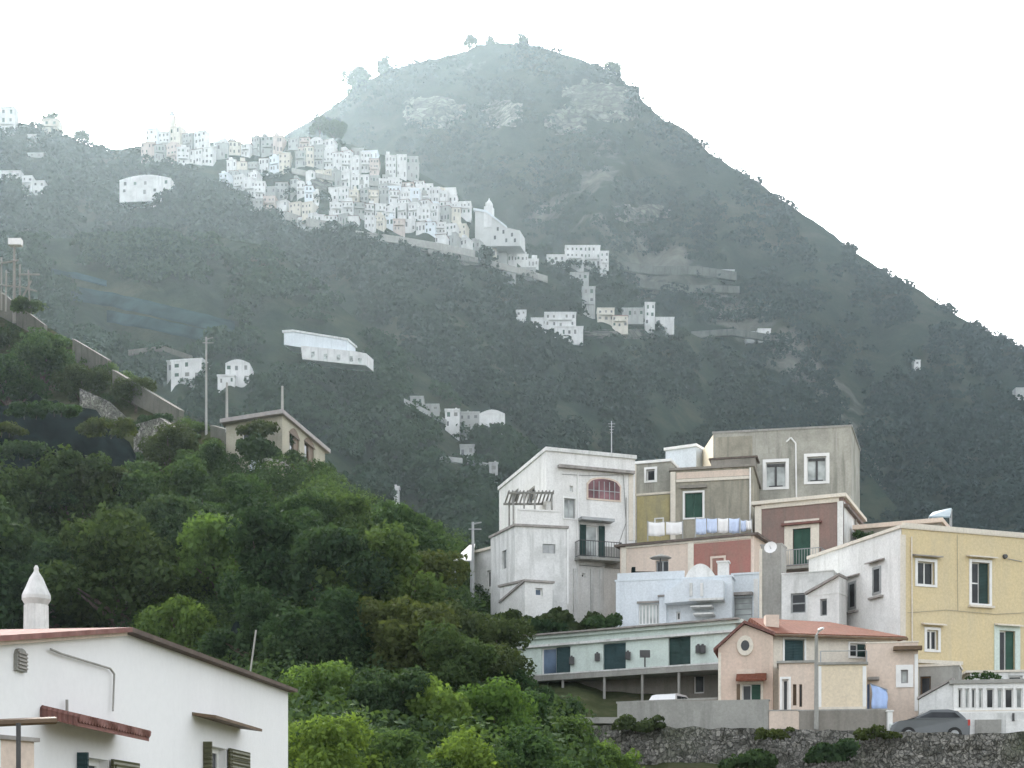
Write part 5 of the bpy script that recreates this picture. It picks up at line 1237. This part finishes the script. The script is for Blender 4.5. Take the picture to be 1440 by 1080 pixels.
def terrace(label, pts, hpx, D, mat='concrete', th=1.0):
    """retaining wall along the slope, pts = top line in pixels"""
    root = empty('terrace_wall', P(*pts[len(pts) // 2], D(*pts[len(pts) // 2])), label, 'wall'); mb = MB()
    for p, q in zip(pts, pts[1:]):
        Y0 = clear(D, p[0], q[0], min(p[1], q[1]), max(p[1], q[1]) + hpx) - .8; pl = Pl((p[0], Y0 + .3), (q[0], Y0 - .3)); mb.prism(pl, [pl.uz(p[0], p[1]), pl.uz(p[0], p[1] + hpx + 3), pl.uz(q[0], q[1] + hpx + 3), pl.uz(q[0], q[1])], -th, 0)
        village_boxes.append((p[0], min(p[1], q[1]) - 2, q[0], max(p[1], q[1]) + hpx))
    mb.build('wall', M[mat], root)
terrace('pale retaining wall under the lower left village rows', [(400, 296), (430, 306), (462, 311), (496, 316)], 9, DA)
terrace('long pale road wall between the two upper village rows', [(410, 236), (470, 248), (540, 256), (600, 268)], 4, DA)
terrace('grey road wall under the lowest long village row', [(500, 324), (560, 332), (620, 342), (668, 352)], 7, DA)
terrace('pale wall under the small houses right of the church', [(690, 366), (730, 376), (770, 388)], 6, DA)
terrace('faint grey terrace wall on the slope below the village', [(602, 348), (640, 356), (672, 362)], 5, DA)
M['vgrey2'] = stucco('church_wall', (.55, .56, .55), (.42, .43, .42), .6, .5)
M['bankpale'] = stucco('pale_bank', (.13, .135, .125), (.06, .07, .055), .8, .3)
# church
Y = clear(DA, 666, 732, 300, 346) - 2
r = empty('church', P(695, 342, Y), 'pale church with a small bell tower at the right end of the village', 'church')
pl = Pl((664, Y + 4), (732, Y - 2)); mb = MB(); mb.prism(pl, [pl.uz(*q) for q in ((668, 346), (668, 296), (684, 299), (712, 320), (731, 324), (732, 346))], -10, 0); mb.build('nave', M['vgrey2'], r)
mb = MB(); mb.prism(pl, [pl.uz(*q) for q in ((666, 296), (684, 299), (712, 320), (712, 317.5), (684, 296), (666, 293))], -10.4, .5); mb.build('roof', M['bluewhite'], r)
mb = MB(); u0, u1 = pl.u(681), pl.u(692); mb.pbox(pl, u0, u1, pl.z(686, 320), pl.z(686, 290), -4, .3); t0 = pl.z(686, 290); um = (u0 + u1) / 2
mb.pbox(pl, u0 + .5, u1 - .5, t0, t0 + 2.0, -3.4, -.3); mb.build('bell_tower', M['vwhite'], r)
mb = MB(); c = pl.pt(um, t0 + 2.0, -1.8); mb.lathe(c, [(1.6, 0), (1.2, .7), (.5, 1.5), (.1, 2.6)], 8); mb.build('tower_cap', M['vwhite'], r)
for x, y in ((700, 322), (708, 326), (720, 330), (696, 334), (712, 338), (724, 338)):
    mb = MB(); u, z = pl.uz(x, y); mb.pbox(pl, u - .5, u + .5, z - .9, z + .9, -.05, .06); mb.build('window', M['glass'], r)
village_boxes.append((660, 280, 736, 352))
# hazy bell tower on the crest
Y = DA(241, 205) + 4; r = empty('bell_tower', P(241, 186, Y), 'faint bell tower rising from the glare over the village crest', 'tower')
k = Y / F; c = P(241, 200, Y); mb = MB(); mb.box(c.x - 5 * k, c.x + 5 * k, Y, Y + 10 * k, c.z - 2, c.z + 38 * k); mb.build('shaft', M['vcream'], r)
mb = MB(); mb.lathe((c.x, Y + 5 * k, c.z + 38 * k), [(5 * k, 0), (4 * k, 4 * k), (1.5 * k, 8 * k), (.3 * k, 13 * k)], 8); mb.build('cap', M['vgrey'], r)
# --- groups below and beside the village
def many(L, D, group):
    for (px, py, w, h, lab, kw) in L: vhouse(px, py, w, h, D, lab, group=group, **kw)
many([
 (808, 372, 26, 26, 'white house with many windows, left of the block right of the church', dict(rows=3, cols=4)),
 (832, 374, 24, 28, 'tallest white house of the block right of the church', dict(rows=3, cols=4)),
 (850, 378, 12, 24, 'narrow white house at the right end of the block beyond the church', dict(rows=3, cols=2)),
 (782, 368, 26, 9, 'low flat pale house on the left of the block beyond the church', dict(rows=1, cols=3)),
 (815, 394, 26, 10, 'low grey white house right under the tall block beyond the church', dict(rows=1, cols=3, mat='vgrey')),
 (760, 458, 26, 10, 'low white wing left of the two storey white villa on the spur', dict(rows=1, cols=2)),
 (788, 460, 44, 20, 'broad white villa on the spur below the church tail', dict(rows=2, cols=5)),
 (800, 474, 40, 14, 'lower storey white house in front of the broad white villa', dict(rows=1, cols=5, dep=4)),
 (852, 452, 24, 18, 'cream house left in the group on the spur end', dict(rows=2, cols=3, mat='vcream')),
 (872, 460, 22, 16, 'pale cream house second in the group on the spur end', dict(rows=2, cols=3, mat='vcream', roof='tile')),
 (890, 446, 30, 12, 'long grey roofed house behind the cream pair on the spur', dict(rows=1, cols=4, mat='vgrey')),
 (914, 458, 14, 32, 'tall narrow white house in the group on the spur end', dict(rows=3, cols=2)),
 (935, 461, 26, 14, 'white house at the far right of the spur group', dict(rows=1, cols=3)),
 (828, 440, 18, 36, 'tall pale stone tower house between the church tail and the spur', dict(rows=3, cols=2, mat='vgrey')),
 (742, 385, 22, 8, 'small low house under the tail of the church row', dict(rows=1, cols=2, mat='vgrey')),
 (715, 388, 20, 8, 'small pale hut below the church', dict(rows=1, cols=2)),
 (733, 443, 14, 6, 'tiny white hut left of the broad white villa', dict(rows=1, cols=2)),
], DA, 'houses on the spur')
many([
 (1075, 473, 18, 10, 'small white house alone right of the spur', dict(rows=1, cols=2)),
 (1056, 474, 12, 7, 'tiny grey house left of the small white house right of the spur', dict(rows=1, cols=1, mat='vgrey')),
 (1290, 514, 9, 7, 'single tiny white house on the right flank of the mountain', dict(rows=1, cols=1)),
 (1436, 556, 14, 10, 'tiny pale house at the right picture edge on the mountain', dict(rows=1, cols=1, mat='vgrey')),
 (1020, 386, 26, 6, 'pale low ruin above the terraces right of the village', dict(rows=1, cols=2, mat='vgrey')),
], DM, 'lone houses on the mountain')
terrace('upper pale rock terrace right of the village', [(868, 366), (920, 374), (980, 374), (1036, 382)], 9, DM, 'bankpale', 3)
terrace('lower pale rock terrace right of the village', [(900, 394), (960, 400), (1040, 402)], 7, DM, 'bankpale', 3)
terrace('faint pale road wall on the mountain right of the spur', [(972, 466), (1030, 462), (1110, 474)], 6, DM, 'bankpale', 3)
many([
 (204, 273, 74, 21, 'large white vaulted house alone below the left end of the village', dict(rows=2, cols=5, roof='vault', dep=12, yaw=-.1)),
 (10, 187, 22, 36, 'tall white house at the left picture edge on the skyline', dict(rows=3, cols=2)),
 (71, 188, 24, 20, 'hazy small house with a tree on the left skyline', dict(rows=2, cols=2, mat='vcream')),
 (45, 196, 12, 6, 'tiny white hut below the left skyline', dict(rows=1, cols=1)),
 (14, 250, 30, 9, 'low white house left of the pair near the left edge', dict(rows=1, cols=3)),
 (38, 266, 14, 18, 'left of the two white houses near the left edge', dict(rows=2, cols=2)),
 (54, 273, 16, 18, 'right of the two white houses near the left edge', dict(rows=2, cols=2)),
 (50, 220, 22, 4, 'thin pale shed on the slope at upper left', dict(rows=1, cols=2, mat='vgrey')),
], DA, 'houses below the left skyline')
# white houses on the lower spur
Y = clear(DB, 396, 516, 470, 510) - 3; r = empty('long_white_building', P(455, 512, Y), 'long white two stepped building on the lower spur', 'building')
pl = Pl((396, Y + 4), (515, Y - 3)); mb = MB(); mb.prism(pl, [pl.uz(*q) for q in ((425, 505), (423, 486), (500, 494), (515, 497), (515, 514))], -6, 0); mb.build('lower_storey', M['vwhite'], r)
mb = MB(); mb.prism(pl, [pl.uz(*q) for q in ((397, 483), (397, 466), (410, 465), (486, 477), (486, 496), (425, 487))], -8, -1.2); mb.build('upper_storey', M['bluewhite'], r)
mb = MB(); mb.prism(pl, [pl.uz(*q) for q in ((395, 466), (410, 464.5), (488, 477), (488, 474.5), (410, 462), (395, 463))], -8.2, -.9); mb.build('roof', M['vwhite'], r)
for x, y in ((440, 499), (458, 502), (476, 503), (494, 505), (506, 508)):
    u, z = pl.uz(x, y); mb = MB(); mb.pbox(pl, u - .55, u + .55, z - .8, z + .9, -.05, .05); mb.build('window', M['paleglass'], r)
village_boxes += [(394, 458, 518, 526)]
many([
 (262, 533, 46, 26, 'white house left of a pair below the long white building', dict(rows=2, cols=3, yaw=-.2)),
 (245, 525, 20, 16, 'small grey white annexe left of the pair of houses on the slope', dict(rows=1, cols=2, mat='vgrey')),
 (334, 537, 34, 26, 'white gabled house right of the pair below the long building', dict(rows=2, cols=3, roof='vault')),
 (318, 541, 24, 12, 'low white house in front of the right of the pair', dict(rows=1, cols=3)),
 (636, 603, 20, 26, 'left white house of the group low on the spur', dict(rows=2, cols=2)),
 (660, 603, 28, 22, 'middle pale house with dark windows, low on the spur', dict(rows=2, cols=3, mat='vgrey')),
 (692, 606, 36, 24, 'white barrel roofed shed at the right of the low group', dict(rows=1, cols=1, roof='vault', dep=9)),
 (657, 640, 20, 13, 'small faint house below the low group on the spur', dict(rows=1, cols=2, mat='vgrey')),
 (694, 664, 12, 12, 'tiny pale house just left of the big white town house', dict(rows=1, cols=1, mat='vgrey')),
 (586, 568, 18, 9, 'tiny grey house on the ridge of the lower spur', dict(rows=1, cols=2, mat='vgrey')),
 (606, 577, 22, 7, 'low pale shed on the ridge left of the low group', dict(rows=1, cols=2, mat='vgrey')),
 (557, 697, 8, 11, 'small white lamp built as a tiny hut, peeping over the wood top', dict(rows=1, cols=1, dep=3)),  # stands in for a white lamp; the hut shape is made up
], DB, 'houses on the lower spur')
terrace('pale terrace line left of the low white group', [(568, 560), (600, 576), (628, 590)], 4, DB, 'vgrey')
terrace('pale road wall in front of the low faint house', [(610, 640), (650, 644), (690, 652)], 4, DB, 'vgrey')
terrace('teal grey terrace wall on the slope under the long building', [(180, 492), (230, 486), (270, 500)], 4, DB, 'bankwall')

# pale cliffs under the summit, and netted terraces on the left slope
def outcrop(label, px, py, w, h, D, seed, mat='rock', name='rock_outcrop', cat='rock', tilt=0.0, kind=None):
    r = empty(name, P(px, py, D(px, py)), label, cat); mb = MB(); nx, ny = 34, 22
    for i in range(nx + 1):
        for j in range(ny + 1):
            a, b = i / nx * 2 - 1, j / ny * 2 - 1
            x = px + a * w / 2; y = py + b * h / 2 + a * tilt
            e = 1 - (a * a + b * b) ** .5 + .55 * noise.noise(Vector((a * 2.2, b * 2.2, seed))) + .3 * noise.noise(Vector((a * 6, b * 6, seed)))
            mb.v.append(tuple(P(x, y, D(x, y) - max(-9, min(e * 14, 3.2)) - 1.6 * abs(noise.noise(Vector((x * .13, y * .2, seed)))))))
    q = ny + 1; mb.f = [(i * q + j, (i + 1) * q + j, (i + 1) * q + j + 1, i * q + j + 1) for i in range(nx) for j in range(ny)]; mb.m = [0] * len(mb.f)
    mb.build('rock_face', M[mat], r); village_boxes.append((px - w * .3, py - h * .3, px + w * .3, py + h * .3)); return r
M['rock'] = stone('pale_cliff', (.055, .06, .05), (.085, .088, .075), (.13, .13, .115), .12, (.04, .05, .035))
outcrop('pale cliff patch left of centre below the summit', 610, 158, 90, 46, DM, 3)
outcrop('narrow pale cliff streak under the middle of the summit', 705, 160, 60, 40, DM, 8)
outcrop('large pale cliff on the right shoulder of the summit', 845, 142, 110, 56, DM, 12, tilt=8)
outcrop('pale cliff streak just left of the large shoulder cliff', 795, 172, 60, 36, DM, 21)
outcrop('pale rocky band high above the right terraces', 905, 300, 80, 26, DM, 30)
outcrop('pale rock band under the houses on the spur end', 880, 470, 120, 14, DA, 33)
outcrop('long pale rock band below the village church', 640, 362, 110, 18, DA, 40, tilt=10)
outcrop('grey rock cut in the middle of the village', 452, 258, 34, 26, DA, 44)
def netted_terrace(label, pts, hpx, mat):
    r = empty('netted_terrace', P(*pts[1], DB(*pts[1])), label, 'netting'); xs = np.linspace(pts[0][0], pts[-1][0], 40); a, b = zip(*pts); mb = MB()
    for x in xs:
        y0 = float(np.interp(x, a, b)) + 1.5 * noise.noise(Vector((x * .06, 3, 1)))
        for j in range(5): y = y0 + hpx * j / 4; mb.v.append(tuple(P(x, y, DB(x, y) - 2.6 - .8 * math.sin(j * 1.4 + x * .12))))
    mb.f = [(i * 5 + j, (i + 1) * 5 + j, (i + 1) * 5 + j + 1, i * 5 + j + 1) for i in range(39) for j in range(4)]; mb.m = [0] * len(mb.f)
    o = mb.build('netting', M[mat], r, smooth=True); s = o.modifiers.new('thickness', 'SOLIDIFY'); s.thickness = .03
    village_boxes.append((pts[0][0], min(b), pts[-1][0], max(b) + hpx))
M['tealnet'] = plain('teal_netting', (.020, .040, .040), 1.0, .4, .08, spec=0)
netted_terrace('upper teal netting over terraces on the left slope', [(100, 402), (160, 412), (240, 430), (330, 452)], 20, 'tealnet')
netted_terrace('lower teal netting over terraces on the left slope', [(150, 436), (220, 448), (300, 466)], 17, 'tealnet')
netted_terrace('small teal netting over a terrace near the left edge', [(70, 378), (110, 384), (150, 394)], 9, 'tealnet')
for k in PROTO:
    for a, b in PROTO[k]:
        bpy.data.objects.remove(a); bpy.data.objects.remove(b)
all_far_woods()
sky_and_light(sun=1.2, sky=.15, haze=.00006, aniso=.74, hcol=(.67, .84, .93))
SC.view_settings.exposure = 1.95
